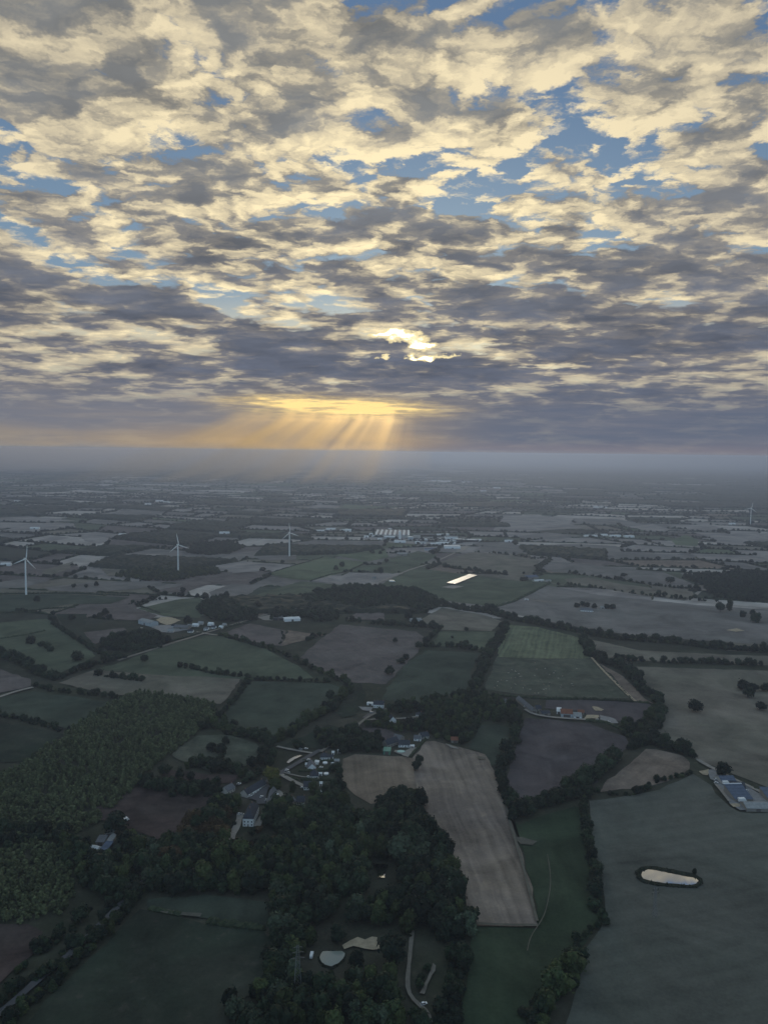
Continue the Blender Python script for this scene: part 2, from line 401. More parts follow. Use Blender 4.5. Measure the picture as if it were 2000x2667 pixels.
FIELD_POLYS = []
def add_field(tile, pts, m, name='field', z=.5, jit=1.2, step=14.0, keep=True):
    g = [at(tile, *p) for p in pts]
    loop = smooth_line(g + [g[0]], step)[:-1]
    out = []
    for p in loop:
        d = Vector((p.x, p.y, 0)).length; k = jit * min(1, d / 900)
        out.append((p.x + random.gauss(0, k), p.y + random.gauss(0, k), z))
    area = sum(out[i - 1][0] * out[i][1] - out[i][0] * out[i - 1][1] for i in range(len(out)))
    if area < 0: out.reverse()
    mb = MB(); mb.face(out)
    if keep: FIELD_POLYS.append(g)
    return tag(mb.build(name, m), kind='structure')
def d2(t, a, b): return dict(p=at(t, *a), q=at(t, *b))
FM = {
    'stubble': field_mat('stubble_field', (0.2162, 0.1776, 0.1395), (0.1844, 0.1560, 0.1362), width=9, amt=.34, patch=120, grain=.14, c3=(0.2544, 0.2100, 0.1618), **d2('G', (945, 1640), (1085, 1990))),
    'stubble_w': field_mat('stubble_field_mown', (0.1988, 0.1600, 0.1221), (0.1723, 0.1400, 0.1104), width=10, amt=.26, patch=90, grain=.14, **d2('G', (800, 1640), (815, 1730))),
    'meadow': field_mat('green_meadow', (0.0360, 0.0540, 0.0320), (0.0480, 0.0640, 0.0400), width=12, amt=.10, patch=110, grain=.16, **d2('F', (600, 250), (760, 900))),
    'greygreen': field_mat('grey_green_pasture', (0.0858, 0.0946, 0.0792), (0.1078, 0.1100, 0.0946), width=14, amt=.15, patch=170, grain=.15, c3=(0.1100, 0.1078, 0.0935), **d2('F', (980, 250), (1500, 180))),
    'tan': field_mat('tan_stubble', (0.2100, 0.1680, 0.1344), (0.1740, 0.1416, 0.1176), width=12, amt=.14, patch=60, grain=.18, **d2('D', (960, 740), (1130, 600))),
    'plough': field_mat('ploughed_purple_brown', (0.0986, 0.0829, 0.0829), (0.0829, 0.0750, 0.0784), width=10, amt=.08, patch=80, grain=.14, **d2('D', (620, 480), (700, 750))),
    'brown': field_mat('brown_soil', (0.1440, 0.1224, 0.1152), (0.1200, 0.1080, 0.1008), width=12, amt=.08, patch=90, grain=.15, **d2('C', (1400, 90), (1650, 220))),
    'rust': field_mat('reddish_soil', (0.0759, 0.0552, 0.0506), (0.0598, 0.0483, 0.0437), width=9, amt=.08, patch=60, grain=.2, **d2('E', (400, 130), (800, 100))),
    'khaki': field_mat('khaki_pasture', (0.1440, 0.1391, 0.1098), (0.1708, 0.1537, 0.1269), width=16, amt=.08, patch=130, grain=.14, **d2('D', (1200, 300), (1600, 320))),
    'bright': field_mat('mown_green', (0.1518, 0.1667, 0.1058), (0.1196, 0.1403, 0.0897), width=9, amt=.42, patch=80, grain=.12, **d2('D', (560, 60), (510, 170))),
    'sheepgrass': field_mat('grazed_grass', (0.0759, 0.0874, 0.0644), (0.0966, 0.1012, 0.0782), width=14, amt=.10, patch=60, grain=.20, c3=(0.1150, 0.1150, 0.0920), **d2('D', (700, 200), (850, 360))),
    'green': field_mat('cool_green_grass', (0.0830, 0.1000, 0.0683), (0.0976, 0.1122, 0.0781), width=18, amt=.08, patch=150, grain=.12, **d2('C', (300, 330), (900, 150))),
    'dkgreen': field_mat('dark_grass', (0.0529, 0.0667, 0.0506), (0.0644, 0.0759, 0.0575), width=14, amt=.07, patch=110, grain=.14, **d2('C', (1050, 500), (1400, 320))),
    'dusk': field_mat('dark_grazed_field', (0.0460, 0.0490, 0.0380), (0.0320, 0.0440, 0.0310), width=10, amt=.07, patch=130, grain=.18, c3=(0.0650, 0.0600, 0.0500), **d2('E', (200, 950), (1000, 560))),
    'grey': field_mat('grey_stubble', (0.1830, 0.1708, 0.1610), (0.1586, 0.1537, 0.1415), width=16, amt=.06, patch=170, grain=.12, **d2('A', (200, 550), (700, 530))),
    'lightgrey': field_mat('pale_stubble', (0.2644, 0.2455, 0.2329), (0.2329, 0.2165, 0.2040), width=18, amt=.06, patch=170, grain=.10, **d2('A', (200, 270), (700, 270))),
    'lush': field_mat('lush_green_grass', (0.1100, 0.1375, 0.0850), (0.1225, 0.1425, 0.0925), width=18, amt=.05, patch=170, grain=.10, **d2('A', (1200, 480), (1400, 420))),
}
FIELDS = [
    # foreground and right
    ('G', 'stubble', [(920, 1603), (938, 1601), (960, 1607), (1055, 1632), (1075, 1680), (1110, 1790), (1150, 1920), (1160, 2002), (1018, 2000), (1003, 1940), (985, 1870), (950, 1810), (918, 1770), (905, 1745), (897, 1690), (890, 1640)]),
    ('G', 'stubble_w', [(738, 1640), (770, 1630), (870, 1635), (890, 1640), (897, 1690), (905, 1745), (860, 1732), (800, 1738), (750, 1708), (738, 1680)]),
    ('G', 'meadow', [(1060, 1630), (1092, 1690), (1100, 1770), (1115, 1782), (1240, 1742), (1258, 1745), (1262, 1800), (1275, 1880), (1300, 1950), (1295, 1990), (1260, 2040), (1235, 2100), (1200, 2170), (1150, 2290), (980, 2290), (1010, 2100), (1022, 2004), (1162, 2006), (1154, 1920), (1114, 1790), (1079, 1680)]),
    ('G', 'greygreen', [(1272, 1732), (1330, 1724), (1400, 1712), (1480, 1682), (1502, 1674), (1535, 1700), (1560, 1730), (1592, 1756), (1850, 1765), (1950, 2300), (1200, 2300), (1240, 2150), (1262, 2050), (1305, 2000), (1310, 1960), (1290, 1860), (1276, 1790)]),
    ('G', 'tan', [(1290, 1712), (1315, 1685), (1360, 1650), (1395, 1618), (1420, 1620), (1470, 1632), (1487, 1650), (1480, 1670), (1440, 1690), (1370, 1705)]),
    ('G', 'plough', [(1094, 1690), (1110, 1620), (1135, 1552), (1190, 1556), (1270, 1563), (1350, 1592), (1360, 1615), (1325, 1640), (1310, 1660), (1265, 1710), (1215, 1725), (1120, 1742), (1100, 1730)]),
    ('G', 'khaki', [(1355, 1440), (1500, 1445), (1760, 1452), (1800, 1708), (1659, 1703), (1562, 1665), (1500, 1640), (1432, 1600), (1417, 1590), (1437, 1530), (1422, 1500), (1390, 1480)]),
    ('G', 'khaki', [(1265, 1380), (1380, 1405), (1500, 1412), (1720, 1420), (1720, 1440), (1380, 1428), (1320, 1428), (1290, 1410)]),
    ('G', 'bright', [(1092, 1350), (1160, 1355), (1248, 1377), (1275, 1423), (1180, 1424), (1072, 1420)]),
    ('G', 'sheepgrass', [(1071, 1421), (1180, 1425), (1276, 1424), (1320, 1460), (1362, 1510), (1250, 1508), (1140, 1503), (1045, 1490)]),
    ('G', 'tan', [(1278, 1426), (1300, 1436), (1345, 1462), (1392, 1508), (1412, 1520), (1362, 1512), (1325, 1462)]),
    ('D', 'plough', [(700, 372), (850, 372), (1000, 378), (1150, 390), (1160, 440), (1080, 470), (960, 455), (880, 435), (850, 420), (700, 410)]),
    ('D', 'dkgreen', [(405, 480), (480, 480), (545, 490), (535, 560), (500, 640), (470, 660), (440, 610), (370, 580), (380, 540)]),
    ('G', 'dkgreen', [(925, 1406), (1033, 1412), (1018, 1450), (1012, 1490), (900, 1520), (825, 1512), (842, 1480), (882, 1430)]),
    ('G', 'brown', [(735, 1350), (900, 1365), (925, 1385), (905, 1405), (870, 1440), (835, 1478), (740, 1475), (650, 1420), (690, 1385)]),
    ('G', 'khaki', [(955, 1313), (1050, 1330), (1085, 1343), (1060, 1364), (950, 1362), (905, 1340)]),
    ('G', 'green', [(950, 1364), (1078, 1366), (1068, 1385), (1040, 1402), (930, 1396)]),
    ('G', 'grey', [(1165, 1262), (1300, 1287), (1500, 1307), (1720, 1322), (1720, 1398), (1400, 1377), (1250, 1357), (1100, 1325), (1062, 1311), (1120, 1280)]),
    ('G', 'green', [(895, 1227), (1000, 1241), (1175, 1262), (1150, 1284), (1060, 1311), (950, 1296), (820, 1264)]),
    ('B', 'khaki', [(235, 440), (380, 395), (560, 405), (675, 430), (635, 490), (540, 490), (400, 470), (240, 455)]),
    ('B', 'grey', [(380, 390), (450, 362), (600, 365), (720, 390), (690, 405), (560, 402)]),
    ('B', 'grey', [(670, 465), (710, 436), (860, 445), (1000, 465), (1200, 480), (1350, 540), (1380, 555), (1250, 548), (1050, 522), (900, 500), (790, 485), (720, 480)]),
    ('B', 'khaki', [(780, 510), (880, 505), (1000, 530), (1150, 550), (1330, 565), (1350, 590), (1300, 605), (1100, 580), (900, 545), (790, 530)]),
    ('B', 'green', [(0, 430), (150, 390), (230, 410), (190, 435), (100, 470), (40, 490), (-40, 480)]),
    ('B', 'grey', [(690, 365), (850, 360), (1000, 370), (1070, 390), (880, 400), (760, 388)]),
    ('B', 'grey', [(560, 330), (700, 310), (850, 325), (760, 340), (620, 340)]),
    ('B', 'lightgrey', [(470, 300), (520, 240), (650, 235), (820, 250), (800, 275), (860, 290), (700, 300), (560, 310)]),
    ('B', 'grey', [(820, 250), (1000, 252), (1100, 268), (960, 278), (830, 272)]),
    ('B', 'grey', [(1110, 400), (1330, 405), (1350, 415), (1200, 430), (1130, 415)]),
    ('B', 'lush', [(1240, 345), (1300, 320), (1360, 345), (1350, 370), (1260, 365)]),
    ('B', 'lightgrey', [(1340, 310), (1560, 320), (1700, 310), (1700, 370), (1580, 365), (1450, 365), (1400, 330)]),
    ('B', 'lightgrey', [(1220, 280), (1400, 275), (1480, 300), (1330, 300)]),
    ('B', 'lightgrey', [(1050, 285), (1160, 275), (1240, 300), (1150, 308)]),
    ('B', 'grey', [(1280, 485), (1400, 490), (1520, 495), (1400, 510), (1300, 505)]),
    ('B', 'lightgrey', [(1500, 415), (1700, 405), (1700, 440), (1560, 440)]),
    # foreground left
    ('E', 'dusk', [(600, 505), (800, 545), (880, 565), (1140, 592), (1165, 640), (1160, 780), (1150, 850), (1000, 900), (985, 1080), (60, 1080), (200, 900), (330, 770), (460, 650), (550, 550)]),
    ('E', 'dkgreen', [(640, 462), (880, 442), (1150, 472), (1165, 575), (900, 548), (640, 502)]),
    ('E', 'rust', [(-120, 560), (130, 572), (190, 600), (150, 690), (60, 760), (0, 820), (-120, 900)]),
    ('G', 'rust', [(185, 1765), (265, 1710), (320, 1700), (460, 1722), (455, 1760), (420, 1790), (360, 1820), (300, 1800), (230, 1775)]),
    ('C', 'sheepgrass', [(740, 610), (860, 522), (1000, 527), (1110, 560), (1120, 612), (1060, 660), (900, 680), (800, 640)]),
    ('C', 'rust', [(720, 672), (900, 692), (1040, 700), (1010, 732), (850, 742), (700, 702)]),
    ('C', 'dkgreen', [(950, 465), (1060, 310), (1100, 292), (1420, 302), (1500, 332), (1440, 392), (1330, 452), (1200, 540), (1050, 520)]),
    ('C', 'dusk', [(1265, 545), (1420, 482), (1500, 502), (1420, 580), (1200, 585)]),
    ('C', 'green', [(400, 240), (500, 220), (700, 140), (890, 92), (960, 97), (1150, 152), (1300, 232), (1350, 280), (1100, 285), (1060, 292), (1040, 282), (700, 266)]),
    ('C', 'khaki', [(260, 300), (400, 242), (700, 266), (1040, 282), (960, 392), (780, 372), (560, 360), (400, 332)]),
    ('C', 'dkgreen', [(-80, 375), (145, 337), (350, 362), (500, 387), (420, 430), (300, 500), (180, 462), (-80, 432)]),
    ('C', 'dusk', [(-90, 470), (80, 482), (280, 522), (230, 552), (100, 640), (-90, 640)]),
    ('C', 'green', [(-60, 45), (200, 20), (300, 92), (420, 182), (250, 262), (130, 242), (-60, 150)]),
    ('C', 'brown', [(-80, 215), (130, 282), (140, 312), (-80, 365)]),
    ('C', 'dusk', [(240, 0), (380, 0), (360, 80), (420, 140), (330, 110), (280, 60)]),
    ('C', 'brown', [(360, 80), (540, 60), (565, 92), (480, 110), (410, 130)]),
    ('C', 'brown', [(975, 80), (1080, 42), (1240, 72), (1215, 140), (1060, 117)]),
    ('C', 'tan', [(1245, 72), (1400, 92), (1330, 112), (1216, 140)]),
    ('C', 'dusk', [(1440, 420), (1500, 320), (1560, 300), (1580, 350), (1540, 440), (1480, 450)]),
    ('W', 'plough', [(190, 490), (400, 500), (560, 560), (540, 600), (400, 640), (260, 660), (180, 560)]),
    # middle distance, left
    ('A', 'dkgreen', [(-40, 582), (250, 577), (560, 592), (480, 620), (300, 622), (180, 642), (-40, 657)]),
    ('A', 'green', [(600, 640), (760, 602), (860, 592), (920, 630), (860, 682), (700, 672)]),
    ('A', 'brown', [(370, 640), (560, 627), (680, 670), (640, 692), (540, 690), (440, 682)]),
    ('A', 'tan', [(1010, 602), (1100, 590), (1250, 612), (1200, 652), (1120, 670), (1100, 640)]),
    ('A', 'grey', [(900, 570), (1000, 535), (1130, 540), (1060, 590), (930, 602)]),
    ('A', 'green', [(1110, 580), (1300, 522), (1500, 542), (1420, 580), (1300, 610), (1200, 602)]),
    ('A', 'lush', [(1150, 490), (1400, 417), (1580, 440), (1500, 480), (1350, 520), (1250, 512)]),
    ('A', 'grey', [(190, 550), (400, 525), (670, 522), (720, 535), (600, 555), (400, 570), (220, 562)]),
    ('A', 'brown', [(650, 570), (780, 540), (850, 510), (1000, 490), (950, 520), (800, 570)]),
    ('A', 'lightgrey', [(940, 465), (1050, 435), (1200, 450), (1120, 480), (1010, 487)]),
    ('A', 'grey', [(990, 405), (1120, 387), (1280, 402), (1280, 430), (1150, 430), (1040, 417)]),
    ('A', 'grey', [(640, 430), (800, 415), (1010, 430), (900, 450), (750, 452)]),
    ('A', 'khaki', [(180, 480), (320, 435), (300, 470), (200, 502)]),
    ('A', 'grey', [(-30, 530), (120, 510), (220, 520), (100, 550), (-30, 557)]),
    ('A', 'khaki', [(440, 470), (560, 445), (710, 460), (600, 482), (470, 502)]),
    ('A', 'grey', [(300, 500), (380, 480), (450, 490), (380, 510)]),
    ('A', 'lightgrey', [(340, 460), (410, 437), (520, 440), (430, 467)]),
    ('A', 'lush', [(1450, 410), (1500, 395), (1659, 370), (1680, 420), (1590, 437)]),
    ('A', 'lightgrey', [(1350, 520), (1430, 497), (1600, 510), (1659, 540), (1500, 542)]),
    ('A', 'brown', [(1490, 690), (1560, 650), (1660, 640), (1660, 690)]),
    ('A', 'lightgrey', [(430, 420), (560, 402), (700, 405), (600, 427)]),
    ('A', 'lightgrey', [(-30, 267), (320, 272), (330, 290), (150, 295), (-30, 292)]),
    ('A', 'lightgrey', [(-30, 247), (130, 242), (330, 260), (200, 266), (-30, 262)]),
    ('A', 'lightgrey', [(165, 345), (250, 325), (305, 335), (200, 355)]),
    ('A', 'lightgrey', [(350, 330), (430, 322), (490, 345), (430, 360), (370, 350)]),
    ('A', 'lush', [(1440, 215), (1490, 190), (1600, 195), (1560, 220), (1470, 228)]),
    ('A', 'lightgrey', [(1320, 205), (1380, 190), (1470, 195), (1430, 215)]),
    ('A', 'grey', [(480, 230), (560, 205), (640, 215), (720, 225), (600, 245)]),
]
for i, (t, k, pts) in enumerate(FIELDS):
    add_field(t, pts, FM[k], z=.45 + .012 * i)

def strip(tile, pts, w, m, name, z=1.8):
    g = smooth_line([at(tile, *p) for p in pts], 8.0)
    if len(g) > 4:
        for _ in range(3): g = [g[0]] + [(g[i - 1] + g[i] * 2 + g[i + 1]) / 4 for i in range(1, len(g) - 1)] + [g[-1]]
    mb = MB(); L, Rr = [], []
    for i, p in enumerate(g):
        d = (g[min(i + 1, len(g) - 1)] - g[max(i - 1, 0)]); n = Vector((-d.y, d.x, 0)).normalized()
        k = w / 2 * random.uniform(.85, 1.15)
        L.append(p + n * k + Vector((0, 0, z))); Rr.append(p - n * k + Vector((0, 0, z)))
    i0 = len(mb.v); n = len(g); mb.v = [tuple(p) for p in L + Rr]
    for i in range(n - 1): mb.f.append((n + i, n + i + 1, i + 1, i)); mb.mi.append(0)
    return tag(mb.build(name, m), kind='structure')
ROADS = [
    ('V', [(1225, 230), (1130, 285), (1000, 362), (880, 430), (790, 482), (700, 540), (640, 590)], 6, 'asphalt', 'road'),
    ('V', [(750, 195), (820, 215), (900, 227), (1020, 250), (1130, 268)], 4, 'gravel', 'lane'),
    ('V', [(800, 500), (880, 550), (960, 590), (1040, 625)], 5, 'gravel', 'driveway'),
    ('V', [(745, 670), (800, 715), (850, 745), (860, 780), (830, 830)], 5, 'gravel', 'lane'),
    ('V', [(830, 480), (900, 500), (1000, 530), (1240, 545)], 2, 'gravel', 'path'),
    ('V', [(360, 930), (345, 1040), (300, 1090), (270, 1160), (240, 1240)], 6, 'gravel', 'driveway'),
    ('V', [(660, 600), (600, 680), (580, 760), (580, 820)], 8, 'asphalt', 'road'),
    ('W', [(450, 285), (330, 315), (250, 345), (200, 385)], 6, 'asphalt', 'road'),
    ('W', [(200, 410), (330, 395), (460, 392), (600, 395), (700, 380), (830, 365)], 4, 'gravel', 'lane'),
    ('C', [(1659, 418), (1600, 440), (1560, 470), (1530, 500), (1400, 590), (1385, 600)], 4, 'track', 'lane'),
    ('X', [(280, 290), (330, 335), (400, 355), (480, 368), (600, 380), (760, 392), (930, 402)], 5, 'gravel', 'lane'),
    ('D', [(895, 190), (940, 240), (1000, 300), (1050, 350), (1085, 380)], 4, 'sand', 'track'),
    ('Y', [(640, 285), (740, 350), (850, 410), (1000, 480), (1120, 550), (1250, 615), (1400, 680), (1560, 760), (1750, 850)], 5, 'gravel', 'lane'),
    ('Y', [(900, 640), (960, 700), (1030, 800), (1100, 890)], 3, 'gravel', 'track'),
    ('Z', [(-40, 540), (60, 505), (170, 472), (300, 430), (450, 382), (580, 345), (700, 305), (830, 265), (960, 225), (1100, 185), (1160, 163), (1300, 122), (1420, 95)], 7, 'track', 'road'),
    ('Z', [(640, 290), (700, 305), (820, 320)], 5, 'gravel', 'lane'),
    ('I', [(285, 770), (420, 715), (560, 655), (700, 600), (825, 562), (960, 520), (1200, 410), (1330, 350)], 7, 'gravel', 'road'),
    ('I', [(825, 575), (1000, 600), (1200, 625), (1420, 650), (1660, 680)], 5, 'track', 'lane'),
    ('B', [(690, 520), (740, 535), (900, 560), (1060, 580), (1300, 605), (1500, 628), (1700, 645)], 4, 'track', 'lane'),
    ('B', [(1340, 590), (1352, 575), (1368, 563), (1385, 560)], 9, 'gravel', 'lane'),
    ('K', [(1108, 755), (1095, 860), (1085, 1000), (1070, 1120), (1058, 1250), (1062, 1320), (1100, 1370), (1180, 1415), (1235, 1440), (1262, 1490), (1265, 1560)], 2.6, 'track', 'track'),
    ('F', [(705, 270), (715, 330), (722, 400), (710, 460), (695, 530), (685, 570), (650, 590), (625, 640), (618, 690)], .6, 'worn_grass', 'path'),
    ('F', [(515, 20), (545, 140), (585, 270), (620, 400), (660, 560)], 2.2, 'worn_grass', 'path'),
    ('F', [(385, 570), (500, 577), (660, 578)], 2.5, 'worn_grass', 'path'),
    ('E', [(625, 385), (570, 440), (510, 500), (400, 610), (300, 710), (230, 760), (160, 820), (40, 930), (-60, 1010)], 5, 'asphalt', 'road'),
    ('E', [(640, 372), (700, 262), (740, 230)], 4, 'track', 'lane'),
    ('E', [(700, 515), (800, 530), (870, 535)], 4, 'worn_grass', 'track'),
    ('C', [(-60, 385), (10, 358), (80, 335), (145, 320)], 6, 'gravel', 'road'),
]
for i, (t, pts, w, k, nm) in enumerate(ROADS): strip(t, pts, w, M[k], nm, z=1.7 + .01 * i)
PATCHES = [
    ('Y', 'concrete', [(780, 430), (850, 425), (1000, 485), (1200, 600), (1400, 690), (1520, 765), (1700, 880), (1700, 1010), (1250, 1010), (1110, 920), (1040, 820), (930, 650), (870, 580), (815, 560)], 'yard'),
    ('Y', 'sand', [(655, 455), (740, 440), (800, 420), (800, 480), (780, 510), (700, 495)], 'gravel_patch'),
    ('Y', 'gravel', [(1000, 700), (1120, 730), (1110, 790), (1030, 790)], 'gravel_patch'),
    ('Y', 'sand', [(1115, 925), (1180, 915), (1250, 920), (1250, 965), (1150, 965)], 'gravel_patch'),
    ('X', 'sand', [(915, 395), (940, 350), (1000, 348), (1075, 355), (1065, 395), (1000, 385)], 'gravel_patch'),
    ('X', 'sand', [(1000, 255), (1060, 262), (1125, 290), (1100, 305), (1030, 305)], 'sand_patch'),
    ('X', 'concrete', [(1080, 350), (1180, 370), (1260, 400), (1280, 440), (1180, 440), (1090, 400)], 'yard'),
    ('Z', 'sand', [(290, 185), (340, 160), (430, 165), (500, 190), (420, 225), (380, 230), (330, 215)], 'sand_yard'),
    ('Z', 'concrete', [(240, 245), (330, 230), (520, 235), (560, 270), (420, 300), (330, 290)], 'yard'),
    ('Z', 'gravel', [(1160, 165), (1280, 140), (1300, 190), (1230, 190)], 'yard'),
    ('K', 'sand', [(500, 885), (560, 845), (640, 815), (700, 835), (760, 812), (805, 812), (800, 850), (880, 880), (870, 905), (760, 925), (700, 915), (600, 890), (520, 915)], 'sand_patch'),
    ('K', 'track', [(1170, 1300), (1230, 1180), (1290, 1045), (1318, 1060), (1260, 1190), (1210, 1310)], 'concrete_strip'),
    ('F', 'worn_grass', [(550, 192), (600, 195), (660, 212), (640, 228), (590, 222)], 'sand_patch'),
    ('V', 'asphalt', [(640, 600), (600, 700), (560, 790), (440, 760), (500, 720), (600, 640)], 'courtyard'),
    ('V', 'gravel', [(500, 1060), (600, 905), (640, 930), (580, 1060)], 'courtyard'),
    ('V', 'gravel', [(790, 800), (840, 780), (870, 800), (850, 850), (800, 840)], 'courtyard'),
    ('W', 'gravel', [(530, 730), (640, 740), (700, 710), (770, 700), (670, 805), (520, 750)], 'terrace'),
    ('W', 'gravel', [(1080, 660), (1140, 680), (1220, 720), (1170, 715), (1110, 690)], 'gravel_patch'),
    ('W', 'concrete', [(140, 260), (300, 270), (270, 310), (190, 300)], 'yard'),
    ('W', 'worn_grass', [(1440, 815), (1470, 822), (1525, 818), (1505, 832), (1460, 832)], 'bare_patch'),
    ('D', 'worn_grass', [(405, 620), (438, 622), (442, 632), (408, 630)], 'bare_patch'),
    ('B', 'sand', [(1475, 735), (1520, 727), (1555, 737), (1520, 742)], 'sand_patch'),
    ('B', 'gravel', [(245, 548), (300, 540), (345, 545), (300, 555)], 'gravel_patch'),
    ('B', 'track', [(610, 600), (690, 608), (760, 617), (690, 615)], 'bare_patch'),
    ('I', 'concrete', [(310, 240), (700, 250), (1000, 230), (1200, 260), (1470, 290), (1340, 350), (1240, 400), (1060, 370), (900, 330), (500, 310), (200, 260)], 'yard'),
    ('I', 'gravel', [(1190, 385), (1230, 350), (1340, 345), (1300, 385), (1220, 410)], 'yard'),
]
for i, (t, k, pts, nm) in enumerate(PATCHES): add_field(t, pts, M[k], nm, z=1.3 + .01 * i, jit=.5, step=5, keep=False)

def water_mat():
    m, N, b = mat('pond_water')
    geo = N.n('ShaderNodeNewGeometry')
    bp = N.n('ShaderNodeBump'); bp.inputs['Strength'].default_value = .015; N.put(bp.inputs['Height'], N.noise(geo.outputs['Position'], .6, 2, .5))
    N.put(b.inputs['Normal'], bp.outputs[0])
    b.inputs['Base Color'].default_value = (.66, .68, .68, 1); b.inputs['Metallic'].default_value = 1.0
    b.inputs['Roughness'].default_value = .03
    return m
M['water'] = water_mat()
def pale_water():
    m, N, b = mat('silty_water'); b.inputs['Base Color'].default_value = (.22, .25, .22, 1); b.inputs['Roughness'].default_value = .08
    b.inputs['Specular IOR Level'].default_value = .8
    return m
M['silt'] = pale_water()
M['bank'] = field_mat('pond_bank', (.022, .026, .018), (.032, .036, .024), patch=15, grain=.3)
add_field('F', [(1082, 340), (1110, 322), (1150, 318), (1230, 330), (1330, 350), (1375, 372), (1378, 395), (1345, 412), (1270, 410), (1180, 402), (1120, 390), (1090, 372)], M['bank'], 'pond_bank', z=1.25, jit=.4, step=4, keep=False)
PONDS = [('F', 'water', [(1108, 358), (1118, 342), (1140, 335), (1180, 340), (1225, 350), (1290, 362), (1345, 372), (1357, 384), (1345, 397), (1310, 403), (1250, 396), (1215, 394), (1150, 384), (1118, 374)]),
         ('K', 'water', [(748, 185), (770, 175), (810, 180), (870, 178), (905, 190), (880, 225), (875, 270), (868, 300), (815, 300), (800, 240), (770, 210)]),
         ('K', 'silt', [(305, 990), (330, 940), (380, 933), (440, 937), (500, 935), (528, 955), (512, 1000), (470, 1040), (410, 1068), (350, 1055), (325, 1030)]),
         ('V', 'water', [(855, 370), (880, 340), (930, 310), (1000, 287), (1028, 292), (990, 312), (920, 345), (880, 378)]),
         ('A', 'water', [(1300, 45), (1318, 43.5), (1345, 45), (1346, 48), (1325, 49.5), (1305, 48)]), ('A', 'water', [(1585, 43), (1594, 42), (1596, 46), (1588, 47)]), ('A', 'water', [(1158, 82), (1168, 82), (1168, 84.5), (1158, 84.5)]),
         ('A', 'water', [(1516, 93), (1522, 93), (1522, 95), (1516, 95)]), ('A', 'water', [(1600, 190), (1608, 190), (1608, 193), (1600, 193)])]
for i, (t, k, pts) in enumerate(PONDS): add_field(t, pts, M[k], 'pond', z=1.4 + .01 * i, jit=.3, step=3 if t in 'FKV' else 60, keep=False)

# ------------------------------------------------------------------ the far farmland: a patchwork of fields with hedges between them
FP_BOX = [(min(p.x for p in g), max(p.x for p in g), min(p.y for p in g), max(p.y for p in g), [(p.x, p.y) for p in g]) for g in FIELD_POLYS]
def in_fields(x, y, pad=0):
    for (x0, x1, y0, y1, g) in FP_BOX:
        if x0 <= x <= x1 and y0 <= y <= y1 and inside((x, y), g): return True
    return False
WOODS_FAR = []
def far_farmland():
    rnd = random.Random(5)
    mats = [FM['grey'], FM['lightgrey'], FM['khaki'], FM['brown'], FM['green'], FM['dkgreen'], FM['lush'], FM['tan'], field_mat('pale_straw', (.42, .39, .36), (.36, .335, .31), patch=170, grain=.1),
            field_mat('rough_ground', (.05, .055, .04), (.06, .06, .05), patch=200)]
    wts = [5, 5, 3, 3, 3, 2, 1, 1, 5, 2]
    mb = MB(); hed = []
    th = R(-12); ct, st_ = math.cos(th), math.sin(th)
    def W(u, v):
        u += 160 * math.sin(v / 900 + 1) + 90 * math.sin(v / 370); v += 140 * math.sin(u / 800) + 60 * math.sin(u / 310 + 2)
        return (u * ct - v * st_, u * st_ + v * ct)
    def J(i, j, sx, sy, s):
        r = random.Random(i * 7349 + j * 9151 + s * 77)
        return W((i + r.uniform(-.28, .28)) * sx, (j + r.uniform(-.28, .28)) * sy)
    def add(poly, wood=False):
        cx = sum(p[0] for p in poly) / len(poly); cy = sum(p[1] for p in poly) / len(poly)
        k = rnd.choices(range(10), wts)[0]
        z = .2 + rnd.uniform(0, .12)
        loop = smooth_line([Vector((*p, z)) for p in poly] + [Vector((*poly[0], z))], 60)[:-1]
        a = sum(loop[i - 1].x * loop[i].y - loop[i].x * loop[i - 1].y for i in range(len(loop)))
        if a < 0: loop.reverse()
        mb.face([(p.x, p.y, z) for p in loop], k)
        if wood: WOODS_FAR.append(poly)
    def lerp(a, b, t): return (a[0] + (b[0] - a[0]) * t, a[1] + (b[1] - a[1]) * t)
    for (sx, sy, d0, d1, s) in ((290, 190, 1500, 6000, 1), (420, 330, 6000, 19000, 2)):
        ni = int(16000 / sx); nj = int(24000 / sy)
        for j in range(-6, nj):
            for i in range(-ni, ni):
                q = [J(i, j, sx, sy, s), J(i + 1, j, sx, sy, s), J(i + 1, j + 1, sx, sy, s), J(i, j + 1, sx, sy, s)]
                cx = sum(p[0] for p in q) / 4; cy = sum(p[1] for p in q) / 4; d = math.hypot(cx, cy)
                if not (d0 <= d < d1) or cy < 800 or abs(cx) > cy * .60 + 500: continue
                fd = math.sin(cx / 1900 + 2) * math.sin(cy / 1500 + cx / 4000)          # woodier and more open country
                east = max(0, min(1, (cx - 900) / 1500)) * max(0, min(1, (cy - 4200) / 1500))
                pw = (.07 if d < 6000 else .03) + .10 * max(0, fd) + .75 * east
                wood = rnd.random() < pw
                mode = rnd.random()
                if wood or mode < .45: parts = [q]
                elif mode < .8:
                    t = rnd.uniform(.35, .65); a, b = lerp(q[0], q[1], t), lerp(q[3], q[2], t + rnd.uniform(-.1, .1)); parts = [[q[0], a, b, q[3]], [a, q[1], q[2], b]]; hed.append((a, b))
                else:
                    t = rnd.uniform(.35, .65); a, b = lerp(q[0], q[3], t), lerp(q[1], q[2], t); parts = [[q[0], q[1], b, a], [a, b, q[2], q[3]]]; hed.append((a, b))
                for p in parts: add(p, wood)
                hed.append((q[0], q[1])); hed.append((q[0], q[3]))
    tag(mb.build('farmland', mats), kind='structure')
    return hed
FAR_HEDGES = far_farmland()

